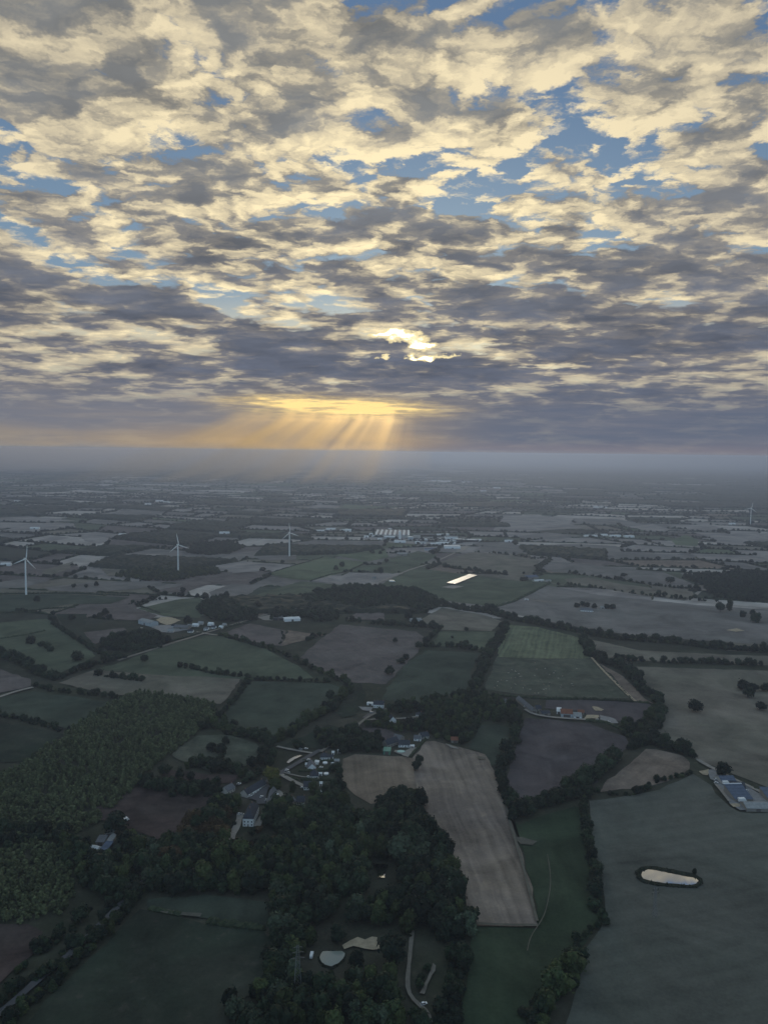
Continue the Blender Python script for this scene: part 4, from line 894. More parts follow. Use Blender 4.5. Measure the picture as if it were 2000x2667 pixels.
# --- single trees
for a in [('D', 1343, 422, 46, 'lone round oak standing in the wide khaki field', 'deep', 1.15), ('D', 1628, 414, 30, 'small lone tree at the right edge of the khaki field', 'deep', 1.3),
          ('D', 1545, 326, 40, 'leftmost tree of the clump on the right side of the khaki field', 'deep', 1.3), ('D', 1570, 360, 40, 'nearest tree of the clump on the right side of the khaki field', 'deep', 1.0), ('D', 1595, 334, 34, 'third tree of the clump on the right side of the khaki field', 'deep', 1.1), ('D', 1640, 334, 30, 'outermost tree of the clump on the right side of the khaki field', 'deep', 1.3),
          ('W', 795, 868, 82, 'upper of the two dark trees standing in the striped stubble', 'deep', 1.0), ('W', 775, 945, 98, 'lower of the two dark trees standing in the striped stubble', 'deep', .95),
          ('Y', 1012, 508, 185, 'single tree standing beside the lane to the blue roofed farm', 'deep', .85), ('D', 47, 122, 20, 'lone small tree in the brown field', 'deep', 1.1),
          ('D', 72, 213, 28, 'left one of two bushy trees on the brown field edge', 'deep', 1.2), ('D', 98, 196, 28, 'right one of two bushy trees on the brown field edge', 'deep', 1.1),
          ('D', 20, 262, 36, 'tree at the lower corner of the brown field', 'deep', 1.2), ('B', 355, 738, 18, 'tiny tree in the small khaki field', 'deep', 1), ('B', 295, 768, 14, 'tiny tree on the border of the small green field', 'deep', .8),
          ('D', 150, 152, 34, 'round tree at the corner of the cool green field', 'round', 1), ('D', 345, 152, 34, 'round tree below the small green field', 'round', 1.2),
          ('C', 625, 208, 30, 'lone round tree on the wide green field near the road', 'deep', 1), ('C', 335, 202, 38, 'bushy tree in the left green field', 'round', 1.3), ('C', 140, 128, 36, 'tall tree in the left green field', 'deep', 1.1),
          ('C', 180, 140, 24, 'upper shrub of the broken line in the left green field', 'round', 1.2), ('C', 205, 150, 26, 'middle shrub of the broken line in the left green field', 'round', 1.1), ('C', 222, 162, 24, 'lower shrub of the broken line in the left green field', 'round', 1.1),
          ('C', 432, 264, 30, 'round tree beside the lone clump on the khaki field', 'deep', 1.3),
          ('C', 917, 592, 38, 'left tree of the trio in the grazed meadow', 'deep', 1), ('C', 957, 604, 40, 'middle tree of the trio in the grazed meadow', 'deep', .95), ('C', 978, 565, 34, 'far tree of the trio in the grazed meadow', 'deep', .9),
          ('C', 775, 718, 46, 'tall tree standing on the reddish rough ground', 'deep', .75), ('C', 828, 724, 38, 'shorter tree standing on the reddish rough ground', 'deep', .85), ('C', 712, 698, 44, 'round tree at the edge of the reddish rough ground', 'round', 1.1),
          ('C', 810, 668, 26, 'pale small tree between the meadow and the reddish ground', 'olive', .9),
          ('V', 485, 415, 110, 'big round dark tree left of the village road', 'deep', .95), ('V', 700, 590, 150, 'yellowing tree standing over the village road', 'yellow', 1.15), ('V', 740, 650, 110, 'olive tree beside the grey courtyard barn', 'olive', 1.2), ('V', 920, 690, 110, 'olive tree on the village green', 'olive', .8),
          ('V', 1145, 700, 130, 'round green tree in front of the dark roofed house', 'olive', .75), ('V', 470, 540, 80, 'pale rounded tree above the cottages', 'pale', 1.0), ('V', 980, 205, 100, 'round tree beside the lane at the top of the village', 'round', 1.2),
          ('V', 55, 230, 90, 'left round tree of the pair in the meadow above the manor', 'deep', .95), ('V', 150, 260, 110, 'right round tree of the pair in the meadow above the manor', 'deep', .9),
          ('V', 120, 440, 120, 'wide bushy tree at the foot of the meadow', 'deep', 1.4), ('V', 300, 1040, 45, 'small clipped round tree beside the manor drive', 'deep', 1.1), ('V', 490, 1150, 70, 'shrub on the manor lawn', 'deep', 1.1), ('V', 560, 1110, 60, 'brown shrub on the manor lawn', 'rust', 1.3),
          ('J', 710, 500, 250, 'huge dark round tree behind the barn clearing', 'deep', 1.12), ('K', 955, 1025, 175, 'big dark round tree right of the sand patch', 'deep', 1.05), ('K', 1075, 760, 150, 'light green round tree at the head of the twin track', 'olive', .95),
          ('K', 450, 840, 120, 'round tree above the grey pond', 'deep', .85), ('K', 460, 500, 60, 'small tree in the clearing behind the grey pond', 'round', 1), ('K', 160, 770, 80, 'slim tree left of the grey pond', 'tall', .6), ('K', 235, 190, 130, 'narrow upright pale tree in the park wood', 'tall', .5),
          ('E', 950, 360, 110, 'pale tree standing out of the park wood edge', 'olive', .8), ('E', 740, 320, 80, 'brownish tree on the near edge of the park wood', 'rust', .9),
          ('F', 1340, 352, 26, 'bare little tree on the bank of the oval pond', 'round', .55),
          ('A', 165, 610, 24, 'small tree in the far dark green field', 'deep', 1.1), ('A', 322, 550, 17, 'left tiny tree in the grey strip field', 'deep', 1.1), ('A', 375, 550, 16, 'middle tiny tree in the grey strip field', 'deep', 1), ('A', 420, 543, 20, 'right tiny tree in the grey strip field', 'deep', 1),
          ('A', 885, 598, 30, 'left one of two round trees above the copse', 'deep', 1.1), ('A', 976, 590, 24, 'right one of two round trees above the copse', 'deep', 1.1), ('A', 1112, 642, 30, 'spreading tree in the tan field', 'deep', 1.3), ('A', 455, 672, 30, 'round tree on the edge of the brown field', 'deep', 1), ('A', 312, 690, 24, 'round tree below the brown field', 'deep', 1.1),
          ('A', 815, 705, 34, 'round tree behind the hamlet sheds', 'deep', 1.1), ('A', 1453, 474, 22, 'left tree of the pair in the lush field', 'deep', 1), ('A', 1478, 460, 24, 'right tree of the pair in the lush field', 'deep', 1), ('A', 1360, 570, 20, 'round tree in the pale green field', 'deep', 1), ('A', 790, 572, 24, 'round tree beside the sloping field', 'deep', 1), ('A', 1605, 400, 18, 'round tree in the far lush field', 'deep', 1),
          ('B', 1036, 500, 16, 'flat topped tree in the far grey field', 'deep', 1.7), ('B', 1235, 530, 26, 'round tree standing in the far field', 'deep', 1.4), ('B', 852, 372, 10, 'tiny tree on the far pale field', 'deep', 1), ('B', 1450, 655, 40, 'left tree of the group by the far lane', 'round', .9), ('B', 1490, 650, 48, 'slender tree of the group by the far lane', 'tall', .6), ('B', 1545, 675, 28, 'tree below the far lane', 'round', 1), ('B', 1605, 700, 44, 'tall tree at the right of the big farm field', 'round', .9), ('B', 1590, 670, 24, 'small tree at the right of the big farm field', 'round', .9),
          ('B', 1185, 585, 24, 'left round tree beside the lane', 'round', .9), ('B', 1210, 590, 24, 'right round tree beside the lane', 'round', .9), ('I', 290, 425, 38, 'round tree left of the works', 'deep', 1.2), ('I', 372, 430, 36, 'second round tree left of the works', 'deep', 1.3), ('I', 405, 395, 34, 'slim tree left of the works', 'deep', 1), ('I', 500, 382, 32, 'round tree below the works', 'deep', 1.2), ('I', 440, 520, 44, 'round tree in the meadow below the works', 'deep', 1.1), ('I', 990, 420, 56, 'big tree beside the blue roof of the works', 'deep', 1.4), ('I', 380, 640, 70, 'bare crooked tree below the works', 'deep', .9)]:
    lone(*a)
for (x, y) in ((832, 635), (905, 640), (880, 632), (960, 640), (985, 642), (855, 630)):
    lone('B', x, y, 22, 'dark tree sheltering the farm in the big field', 'deep', 1.1)
for (x, y) in ((105, 690), (130, 715), (165, 720), (205, 725)):
    lone('B', x, y, 34, 'dark tree beside the pale blue barn', 'deep', 1.0)
# --- hedgerow trees of the far farmland
rr = random.Random(3)
for (a, b) in FAR_HEDGES:
    cx, cy = (a[0] + b[0]) / 2, (a[1] + b[1]) / 2; d = math.hypot(cx, cy)
    if in_fields(cx, cy) or cy < 1500 or d > 13000: continue
    n = rr.random(); L = math.hypot(b[0] - a[0], b[1] - a[1]); den = 13 if d < 4000 else 20 if d < 6000 else 46
    if n < .18: den *= 3
    sc = 1 if d < 4000 else 1.15 if d < 7000 else 1.45
    for k in range(int(L / den)):
        t = (k + rr.random()) / (L / den); x, y = a[0] + (b[0] - a[0]) * t + rr.gauss(0, 2), a[1] + (b[1] - a[1]) * t + rr.gauss(0, 2)
        if in_fields(x, y): continue
        h = rr.choice((5, 7, 8, 9, 11)) * rr.uniform(.85, 1.15)
        TREES.append(dict(x=x, y=y, h=h, w=h * rr.uniform(.9, 1.5) * sc, kind=rr.choice(('deep', 'round', 'deep', 'deep')), label=('far', ''), group=None, v=rr.randrange(3), rz=rr.uniform(0, 6.28)))

# --- the largest 300 stand one by one, with a trunk and a crown each; all others are one mass
def size_in_view(t):
    c = Vector((t['x'], t['y'], t['h'] * .5)) - Vector((0, 0, CAM_H)); zz = c.dot(_fw)
    if zz < 1: return 0
    u, v = c.dot(_rt) / zz * F_PX + 1000, H_PX / 2 - c.dot(_up) / zz * F_PX
    s = t['h'] * t['w'] / (zz * zz)
    t['uv'] = (u, v)
    return s if 4 < u < 1996 and v < 2655 else s * 1e-6
for t in TREES: t['s'] = size_in_view(t)
CLEAR = []
def spawn_single():
    order = sorted(range(len(TREES)), key=lambda i: -TREES[i]['s'])
    pick = []
    for i in order:          # single trees always stand alone even when small; the mass of others by size
        if len(pick) >= 298: break
        pick.append(i)
    lone_i = [i for i, t in enumerate(TREES) if t['label'][0] == 'lone' and t['s'] > 1e-9]
    pick = (lone_i + [i for i in pick if i not in set(lone_i)])[:300]
    pick.sort(key=lambda i: (TREES[i]['label'][1], i))
    cnt = {}
    for i in pick:
        t = TREES[i]; typ, txt = t['label']
        root = empty('tree', (t['x'], t['y'], 0), t['rz']); root.scale = (t['w'], t['w'], t['h'])
        a = ADJ[t['kind']]
        if typ == 'lone': lab, grp = txt, None
        else:
            key = (txt,); cnt[key] = cnt.get(key, 0) + 1
            lab = '%s tree %s' % (a, ('in ' if typ == 'wood' else '') + txt); grp = t['group']
        t['root'] = root; t['lab'] = lab; t['typ'] = typ
        tag(root, lab, 'tree', grp)
        for nm, me in (('crown', CROWN[t['kind'], t['v']]), ('trunk', TRUNK[i % 2])):
            o = bpy.data.objects.new(nm, me); COL.objects.link(o); o.parent = root
    # trees with the same words: tell them apart by where they come from the camera outwards
    by = {}
    for i in pick: by.setdefault(TREES[i]['lab'], []).append(TREES[i])
    for lab, ts in by.items():
        if len(ts) == 1: continue
        ts.sort(key=lambda t: -t['uv'][1])
        for k, t in enumerate(ts):
            if t['typ'] in ('row', 'lone') or len(ts) <= 12:
                new = '%s, %s from the near end' % (lab, ordinal(k)) if t['typ'] == 'row' else '%s, %s from the bottom' % (lab, ordinal(k))
                if len(new.split()) <= 16: t['root']['label'] = new
    return set(pick)
PICKED = spawn_single()

def spawn_mass(name, label, recs, sources):
    """one object whose points carry copies of the source trees"""
    n = len(recs); me = bpy.data.meshes.new(name)
    me.vertices.add(n)
    me.vertices.foreach_set('co', np.array([(t['x'], t['y'], 0.0) for t in recs], dtype=np.float32).ravel())
    at_s = me.attributes.new('tree_size', 'FLOAT_VECTOR', 'POINT'); at_s.data.foreach_set('vector', np.array([(t['w'], t['w'], t['h']) for t in recs], dtype=np.float32).ravel())
    at_r = me.attributes.new('tree_turn', 'FLOAT', 'POINT'); at_r.data.foreach_set('value', np.array([t['rz'] for t in recs], dtype=np.float32))
    at_k = me.attributes.new('tree_kind', 'INT', 'POINT'); at_k.data.foreach_set('value', np.array([t['src'] for t in recs], dtype=np.int32))
    o = bpy.data.objects.new(name, me); COL.objects.link(o)
    ng = bpy.data.node_groups.new(name, 'GeometryNodeTree')
    ng.interface.new_socket('Geometry', in_out='INPUT', socket_type='NodeSocketGeometry'); ng.interface.new_socket('Geometry', in_out='OUTPUT', socket_type='NodeSocketGeometry')
    gi = ng.nodes.new('NodeGroupInput'); go = ng.nodes.new('NodeGroupOutput')
    ci = ng.nodes.new('GeometryNodeCollectionInfo'); ci.inputs['Collection'].default_value = sources; ci.inputs['Separate Children'].default_value = True; ci.inputs['Reset Children'].default_value = True
    ip = ng.nodes.new('GeometryNodeInstanceOnPoints'); ip.inputs['Pick Instance'].default_value = True
    def attr(nm, tp):
        a = ng.nodes.new('GeometryNodeInputNamedAttribute'); a.data_type = tp; a.inputs['Name'].default_value = nm
        return [s for s in a.outputs if s.enabled][0]
    cx = ng.nodes.new('ShaderNodeCombineXYZ')
    L = ng.links.new
    L(gi.outputs[0], ip.inputs['Points']); L(ci.outputs[0], ip.inputs['Instance'])
    L(attr('tree_kind', 'INT'), ip.inputs['Instance Index']); L(attr('tree_size', 'FLOAT_VECTOR'), ip.inputs['Scale'])
    L(attr('tree_turn', 'FLOAT'), cx.inputs[2]); L(cx.outputs[0], ip.inputs['Rotation'])
    L(ip.outputs[0], go.inputs[0])
    md = o.modifiers.new('plant', 'NODES'); md.node_group = ng
    tag(o, label, 'trees', kind='stuff')
    return o
def source_collection(name, pairs):
    c = bpy.data.collections.new(name)          # not linked to the scene: only the copies show
    for i, mb_ in enumerate(pairs):
        o = bpy.data.objects.new('%s_%03d' % (name, i), mb_); c.objects.link(o)
    return c
SRC_KEYS = sorted(CROWN)
def whole(k, i):
    me = CROWN[k, i]; tr = TRUNK[0]; mb = MB()
    mb.v = [tuple(v.co) for v in me.vertices]; mb.f = [tuple(p.vertices) for p in me.polygons]; mb.mi = [0] * len(mb.f)
    n = len(mb.v); mb.v += [tuple(v.co) for v in tr.vertices]; mb.f += [tuple(n + a for a in p.vertices) for p in tr.polygons]; mb.mi += [1] * len(tr.polygons)
    return mb.mesh('whole_tree', [me.materials[0], M['bark']])
tree_src = source_collection('tree_source', [whole(*k) for k in SRC_KEYS])
rest = [t for i, t in enumerate(TREES) if i not in PICKED]
for t in rest: t['src'] = SRC_KEYS.index((t['kind'], t['v']))
spawn_mass('trees', 'all the smaller trees of hedgerows and woods out to the horizon', rest, tree_src)

# --- the two young plantations, planted close in rows
def plantation():
    r = random.Random(21); recs = []
    polys = [('C', [(505, 385), (560, 355), (610, 345), (680, 352), (750, 362), (830, 372), (900, 385), (940, 402), (930, 462), (870, 500), (800, 560), (740, 610), (650, 680), (600, 720), (590, 750), (500, 830), (430, 900), (330, 960), (150, 985), (-80, 950), (-80, 720), (60, 670), (150, 620), (180, 590), (260, 550), (300, 510), (400, 440)]),
             ('E', [(-100, 280), (0, 250), (100, 215), (160, 215), (250, 240), (290, 310), (335, 400), (320, 470), (250, 540), (120, 565), (-100, 560)])]
    for t, p in polys:
        g = [at(t, *q) for q in p]; P = [(q.x, q.y) for q in g]
        x0, x1 = min(q[0] for q in P), max(q[0] for q in P); y0, y1 = min(q[1] for q in P), max(q[1] for q in P)
        y = y0; s = 4.7
        while y < y1:
            x = x0
            while x < x1:
                a, b = x + r.gauss(0, .7), y + r.gauss(0, .7)
                gap = math.sin(a / 23 + math.sin(b / 31) * 2) * math.sin(b / 27 + 1.3)
                if inside((a, b), P) and r.random() > (.04 if gap < .75 else .5):
                    h = (6.2 + 1.6 * math.sin(a / 37) * math.sin(b / 45)) * r.choice((.7, .9, 1, 1.1, 1.35)) * r.uniform(.85, 1.15)
                    recs.append(dict(x=a, y=b, h=h, w=r.uniform(4.0, 6.2), rz=r.uniform(0, 6.28), src=r.randrange(4)))
                x += s
            y += s
    srcs = []
    m2 = leaf_mat('plantation_leaves', (.062, .078, .036), (.100, .118, .056)); M['leaf_plant'] = m2
    for i in range(4):
        mb, m = crown_mesh('plant', 'round' if i % 4 else 'tall', 300 + i, nl=9, leaves=110, sub=1, leaf=.13); srcs.append(mb.mesh('young_tree', m2))
    spawn_mass('plantation_trees', 'dense young plantation of small olive green trees, two blocks at the left', recs, source_collection('plantation_source', srcs))
    return len(recs)
NPL = plantation()
print('trees', len(TREES), 'singles', len(PICKED), 'plantation', NPL)

# --- low hedges: each run is one hedge
HEDGES = [
    ('D', [(430, 347), (560, 357), (700, 367), (840, 366)], 3, 4, 'low dark hedge between the sheep pasture and the farm field, left run'),
    ('D', [(856, 367), (1000, 374), (1078, 380)], 3, 4, 'low dark hedge between the sheep pasture and the farm field, right run'),
    ('D', [(1095, 382), (1148, 387)], 3, 4, 'short low hedge beyond the gap at the pasture corner'),
    ('D', [(1590, 757), (1700, 763)], 2, 3, 'low hedge right of the blue roofed farm'),
    ('D', [(865, 460), (960, 470), (1040, 505)], 3, 4, 'hedge on the far edge of the purple ploughland'),
    ('D', [(905, 195), (970, 265), (1040, 340), (1078, 378)], 2, 3, 'thin hedge beside the sandy track'),
    ('C', [(545, 180), (600, 163), (700, 128), (850, 88), (950, 63), (1085, 33)], 3, 4, 'long clipped hedge along the straight road'),
    ('V', [(1010, 345), (1200, 342), (1380, 345)], 2, 2, 'garden hedge in front of the top village house'),
    ('V', [(980, 455), (1150, 455), (1340, 440)], 2.5, 2, 'garden hedge between the second and third village houses'),
    ('V', [(1000, 548), (1200, 552), (1350, 550)], 2.5, 2, 'garden hedge below the third village house'),
    ('V', [(810, 500), (880, 520), (990, 545)], 2, 2.5, 'curved hedge along the village driveway'),
    ('W', [(690, 800), (760, 720), (840, 640), (870, 600)], 2.5, 2.5, 'hedge on the edge of the stubble by the pool garden'),
    ('E', [(890, 560), (1000, 575), (1150, 590)], 4, 5, 'dark hedge across the shaded field'),
    ('E', [(640, 500), (740, 520), (790, 530)], 3, 4, 'short hedge at the top of the shaded field'),
    ('C', [(-60, 118), (0, 108), (120, 90), (200, 72)], 3, 4, 'hedge slanting over the left green field'),
    ('B', [(460, 640), (560, 610), (640, 570), (715, 530)], 4, 6, 'dark hedge on the right edge of the shed field'),
    ('A', [(-40, 660), (100, 655), (200, 640), (330, 635)], 3, 5, 'hedge below the far dark green field'),
    ('A', [(-40, 578), (250, 574), (400, 578), (560, 585)], 4, 5, 'hedge above the far dark green field'),
    ('A', [(590, 625), (650, 645), (695, 662)], 3, 4, 'short hedge beside the tan brown field'),
    ('A', [(1340, 522), (1420, 495), (1500, 480), (1585, 440)], 3, 4, 'hedge on the right edge of the lush field'),
    ('A', [(1150, 492), (1270, 455), (1400, 417)], 3, 4, 'hedge on the left edge of the lush field'),
]
def hedges():
    r = random.Random(2)
    for (t, pts, h, w, lab) in HEDGES:
        mb = MB(); ribbon(mb, [at(t, *p) for p in pts], w, h, 2.0, r, .3)
        tag(mb.build('hedge', M['hedge']), lab, 'hedge')
    mb = MB()
    for (a, b) in FAR_HEDGES:
        cx, cy = (a[0] + b[0]) / 2, (a[1] + b[1]) / 2; d = math.hypot(cx, cy)
        if cy < 1500 or d > 12000: continue
        run = []
        for p in smooth_line([Vector((*a, 0)), Vector((*b, 0))], 20 if d < 6000 else 45):
            if in_fields(p.x, p.y):
                if len(run) > 1: ribbon(mb, run, 4.0, 3.5, 7 if d < 4000 else 20, r, .4)
                run = []
            else: run.append(p)
        if len(run) > 1: ribbon(mb, run, 4.0, 3.5, 7 if d < 4000 else 20, r, .4)
    tag(mb.build('hedgerows', M['hedge']), 'network of thin hedgerows dividing the far fields', 'hedgerows', kind='stuff')
hedges()
def reeds():
    r = random.Random(31); mb = MB()
    ring = [(1100, 345), (1120, 332), (1160, 328), (1230, 340), (1320, 358), (1365, 376), (1366, 392), (1345, 406), (1270, 405), (1180, 397), (1115, 383), (1096, 368), (1100, 345)]
    ribbon(mb, [at('F', *p) for p in ring], 2.2, 1.6, .9, r, .75)
    ring2 = [(300, 985), (335, 930), (440, 930), (530, 950), (515, 1005), (410, 1075), (330, 1045), (300, 985)]
    ribbon(mb, [at('K', *p) for p in ring2], 1.6, .8, .9, r, .8)
    tag(mb.build('reeds', M['hedge']), 'dark reeds and rough grass round the edges of the ponds', 'reeds', kind='stuff')
reeds()

# ------------------------------------------------------------------ buildings
def building(tile, a, b, depth, h, label, name='house', cat='house', roof='gable', rh=3.0, along=True, wall='white_wall', top='slate',
             wins=3, door=True, chim=1, c=None, group=None, over=.35, storeys=1, dormers=0, gwins=0):
    """a, b: foot of the wall that faces the camera; the house runs 'depth' metres back from it (or to point c)"""
    A, B = at(tile, *a), at(tile, *b); u = (B - A); w = u.length; u.normalize()
    n = Vector((-u.y, u.x, 0))
    if n.y < 0: n = -n
    if c is not None: depth = max(3.0, abs((at(tile, *c) - B).dot(n)))
    ctr = (A + B) / 2 + n * depth / 2
    root = empty(name, ctr, math.atan2(u.y, u.x)); tag(root, label, cat, group)
    X, Y = w / 2, depth / 2
    walls = MB()
    if roof == 'gable':
        if along:   # ridge parallel to the wall we see
            for sx in (-1, 1):
                pass
            prof = [(-Y, 0), (Y, 0), (Y, h), (0, h + rh), (-Y, h)]
            lo = [(-X, y, z) for y, z in prof]; hi = [(X, y, z) for y, z in prof]
        else:
            prof = [(-X, 0), (X, 0), (X, h), (0, h + rh), (-X, h)]
            lo = [(x, Y, z) for x, z in prof]; hi = [(x, -Y, z) for x, z in prof]
        walls.hexa(lo, hi)
    elif roof == 'mono':
        lo = [(-X, -Y, 0), (-X, Y, 0), (-X, Y, h + rh), (-X, -Y, h)]; hi = [(X, p[1], p[2]) for p in lo]; walls.hexa(lo, hi)
    else: walls.box(-X, -Y, 0, X, Y, h)
    walls.build('wall', M[wall], root)
    rf = MB(); t = .22; o = over
    if roof == 'gable':
        half = Y if along else X; s = rh / half; e = o * s
        for sg in (-1, 1):
            q = [(sg * (half + o), h - e + .02), (0, h + rh + .02), (0, h + rh + t), (sg * (half + o), h - e + t)]
            if along: rf.hexa([(-X - o, y, z) for y, z in q], [(X + o, y, z) for y, z in q])
            else: rf.hexa([(x, -Y - o, z) for x, z in q], [(x, Y + o, z) for x, z in q])
    elif roof == 'hip':
        r = min(X, Y); k = (X - r, 0) if X > Y else (0, Y - r); k = (max(k[0], .15), max(k[1], .15))
        e = [(-X - o, -Y - o, h), (X + o, -Y - o, h), (X + o, Y + o, h), (-X - o, Y + o, h)]
        tp = [(-k[0], -k[1], h + rh), (k[0], -k[1], h + rh), (k[0], k[1], h + rh), (-k[0], k[1], h + rh)]
        rf.hexa(e, tp)
    elif roof == 'mono':
        s = rh / depth; rf.hexa([(-X - o, -Y - o, h - o * s + .02), (X + o, -Y - o, h - o * s + .02), (X + o, Y + o, h + rh + o * s + .02), (-X - o, Y + o, h + rh + o * s + .02)],
                               [(-X - o, -Y - o, h - o * s + t), (X + o, -Y - o, h - o * s + t), (X + o, Y + o, h + rh + o * s + t), (-X - o, Y + o, h + rh + o * s + t)])
    else:
        rf.box(-X - .15, -Y - .15, h + .01, X + .15, Y + .15, h + .35)
    ro = rf.build('roof', M[top], root)
    if chim:
        for k in range(chim):
            cm = MB(); p = (X * .86 if k == 0 else -X * .86, 0) if along else (0, Y * .86 if k == 0 else -Y * .86)
            if roof == 'hip': p = (p[0] * .45, p[1] * .45)
            z = h + rh - .5; cm.box(p[0] - .4, p[1] - .4, z, p[0] + .4, p[1] + .4, z + 1.5); cm.box(p[0] - .47, p[1] - .47, z + 1.502, p[0] + .47, p[1] + .47, z + 1.65)
            cm.build('chimney', M['brick'], ro)
    for st in range(storeys):
        zb = .95 + st * 2.75
        if zb + 1.3 > h: break
        for k in range(wins):
            x = -X + (k + .5) * w / wins
            if door and st == 0 and k == wins // 2: continue
            wm = MB(); wm.box(x - .55, -Y - .05, zb, x + .55, -Y + .1, zb + 1.3); wm.build('window', M['glass'], root)
        for k in range(gwins):     # along the right side
            y = -Y + (k + .5) * depth / gwins
            wm = MB(); wm.box(X - .1, y - .55, zb, X + .05, y + .55, zb + 1.3); wm.build('window', M['glass'], root)
    if door:
        x = -X + (wins // 2 + .5) * w / max(1, wins)
        dm = MB(); dm.box(x - .5, -Y - .05, 0, x + .5, -Y + .1, 2.1); dm.build('door', M['door'], root)
    for k in range(dormers):
        x = -X + (k + .5) * w / dormers; dm = MB(); yy = -Y * .62; zz = h + rh * .30
        dm.box(x - .7, yy - .6, zz, x + .7, yy + 1.6, zz + 1.3); dm.build('dormer', M[wall], ro)
    return root
def shed(tile, a, b, depth, h, label, wall='dark_wall', top='sheet', roof='gable', rh=2.0, cat='shed', name='shed', door_w=4.0, **kw):
    r = building(tile, a, b, depth, h, label, name=name, cat=cat, roof=roof, rh=rh, wall=wall, top=top, wins=0, door=False, chim=0, **kw)
    w = (at(tile, *b) - at(tile, *a)).length
    dw = min(door_w, w * .6); dm = MB(); Y = -(depth / 2 if kw.get('c') is None else abs([ch for ch in r.children if ch.name.startswith('wall')][0].data.vertices[0].co.y))
    dm.box(-dw / 2, Y - .06, 0, dw / 2, Y + .1, min(h * .85, 4)); dm.build('door', M['door'], r)
    return r

# --- the village in the middle
building('V', (385, 1047), (500, 1050), 26, 7.2, 'tall white manor house with steep dark slate roof at the foot of the village', 'manor_house', 'manor', 'hip', 6.0, False, wins=3, chim=2, storeys=2, c=(576, 905), gwins=7)
building('V', (437, 742), (640, 622), 9, 3.6, 'long row of slate roofed cottages along the village road', 'cottage_row', 'cottages', 'gable', 3.6, True, 'pale_wall', 'slate', wins=9, chim=2, dormers=0)
building('V', (498, 712), (585, 655), 3.0, 2.4, 'white lean-to conservatory in front of the slate cottages', 'conservatory', 'conservatory', 'mono', 1.0, True, 'white_wall', 'white_roof', wins=3, chim=0)
building('V', (222, 706), (304, 662), 9, 3.4, 'grey roofed stone house on the left edge of the village', roof='gable', rh=3.4, wall='pale_wall', top='slate_light', wins=3, chim=1, gwins=2)
shed('V', (640, 832), (716, 832), 30, 3.2, 'long grey roofed barn in the middle of the courtyard', 'stone', 'slate_light', rh=3.6, along=False, cat='barn', name='barn', c=(748, 690))
building('V', (880, 840), (958, 800), 9, 3.0, 'low house with a pale slate roof below the village green', roof='gable', rh=3.2, wall='stone', top='slate_light', wins=3)
building('V', (965, 812), (1050, 812), 9, 2.8, 'dark roofed house with a cream front below the village green', roof='gable', rh=3.6, wall='pale_wall', top='slate', wins=4)
building('V', (1042, 656), (1150, 652), 9, 3.2, 'dark slate house with white end wall facing the driveway', roof='gable', rh=3.8, top='slate', wins=4, dormers=0)
building('V', (1112, 536), (1202, 533), 10, 2.8, 'third village house with a steep dark hipped roof', roof='hip', rh=5.0, top='slate', wins=3)
building('V', (1086, 446), (1176, 440), 12, 2.9, 'second village house, its white gable facing the camera', roof='gable', rh=4.2, along=False, top='slate_light', wins=2)
building('V', (1220, 333), (1312, 331), 9, 3.0, 'white house at the top of the village with dark windows', roof='hip', rh=4.0, top='slate', wins=4, chim=2)
shed('V', (1320, 322), (1362, 318), 5, 2.5, 'small white garage beside the top village house', 'white_wall', 'slate', rh=1.5, door_w=2.4)
shed('V', (1205, 500), (1240, 500), 3.5, 2.2, 'white garden shed beside the third village house', 'white_wall', 'white_roof', rh=.8, door_w=1.5)
shed('V', (1190, 698), (1240, 695), 3.5, 2.2, 'white greenhouse shed behind the dark slate house', 'white_wall', 'white_roof', rh=.8, door_w=1.5)
shed('V', (1200, 380), (1210, 360), 4, 2.4, 'white awning shed beside the second village house', 'white_wall', 'white_roof', 'mono', rh=.5, door_w=1.5)
for (x, y, w_, lab) in ((1345, 275, 26, 'white cabin at the back of the top garden'), (1410, 258, 26, 'small white hut at the far corner of the village gardens'), (1340, 400, 22, 'white hut at the end of the second garden'), (1215, 612, 26, 'cream annex behind the dark slate house'), (1010, 848, 26, 'white porch shed below the cream fronted house'), (862, 842, 30, 'white lean-to at the corner of the village green'), (1060, 405, 26, 'white garage at the side of the second village house'), (742, 742, 22, 'white store beside the grey courtyard barn')):
    shed('V', (x, y), (x + w_, y), 4.5, 2.6, lab, 'white_wall', 'white_roof', rh=1.0, door_w=1.8)
shed('V', (1372, 365), (1425, 365), 5, 2.4, 'grey outbuilding at the back of the village gardens', 'stone', 'sheet', rh=1.4, door_w=2)
# --- the hamlet above the stubble field
building('W', (300, 264), (412, 268), 8, 4.6, 'white house with a dark slate roof and a white gable, farthest in the hamlet', roof='gable', rh=3.8, top='slate', wins=4, chim=2)
shed('W', (228, 236), (300, 240), 6, 2.6, 'flat white carport beside the farthest hamlet house', 'white_wall', 'white_roof', 'flat', door_w=3)
building('W', (476, 432), (546, 426), 10, 3.8, 'white gabled house standing alone on the hamlet lane', roof='gable', rh=4.4, along=False, top='slate', wins=2)
shed('W', (648, 412), (730, 412), 4, 2.8, 'long white mobile home beside the hamlet lane', 'white_wall', 'white_roof', rh=.6, cat='mobile home', name='mobile_home', door_w=1)
building('W', (757, 364), (842, 366), 8, 2.9, 'low white house with a dark roof among the hamlet trees', roof='hip', rh=2.6, top='slate', wins=4)
building('W', (452, 698), (575, 657), 9, 3.8, 'long slate roofed farmhouse by the green shed', 'farmhouse', 'farmhouse', roof='gable', rh=4.2, wall='stone', top='slate', wins=4, chim=2)
building('W', (578, 655), (640, 610), 9, 3.8, 'pale roofed wing joined to the slate farmhouse', roof='gable', rh=4.0, wall='stone', top='slate_light', wins=2, chim=0, along=False)
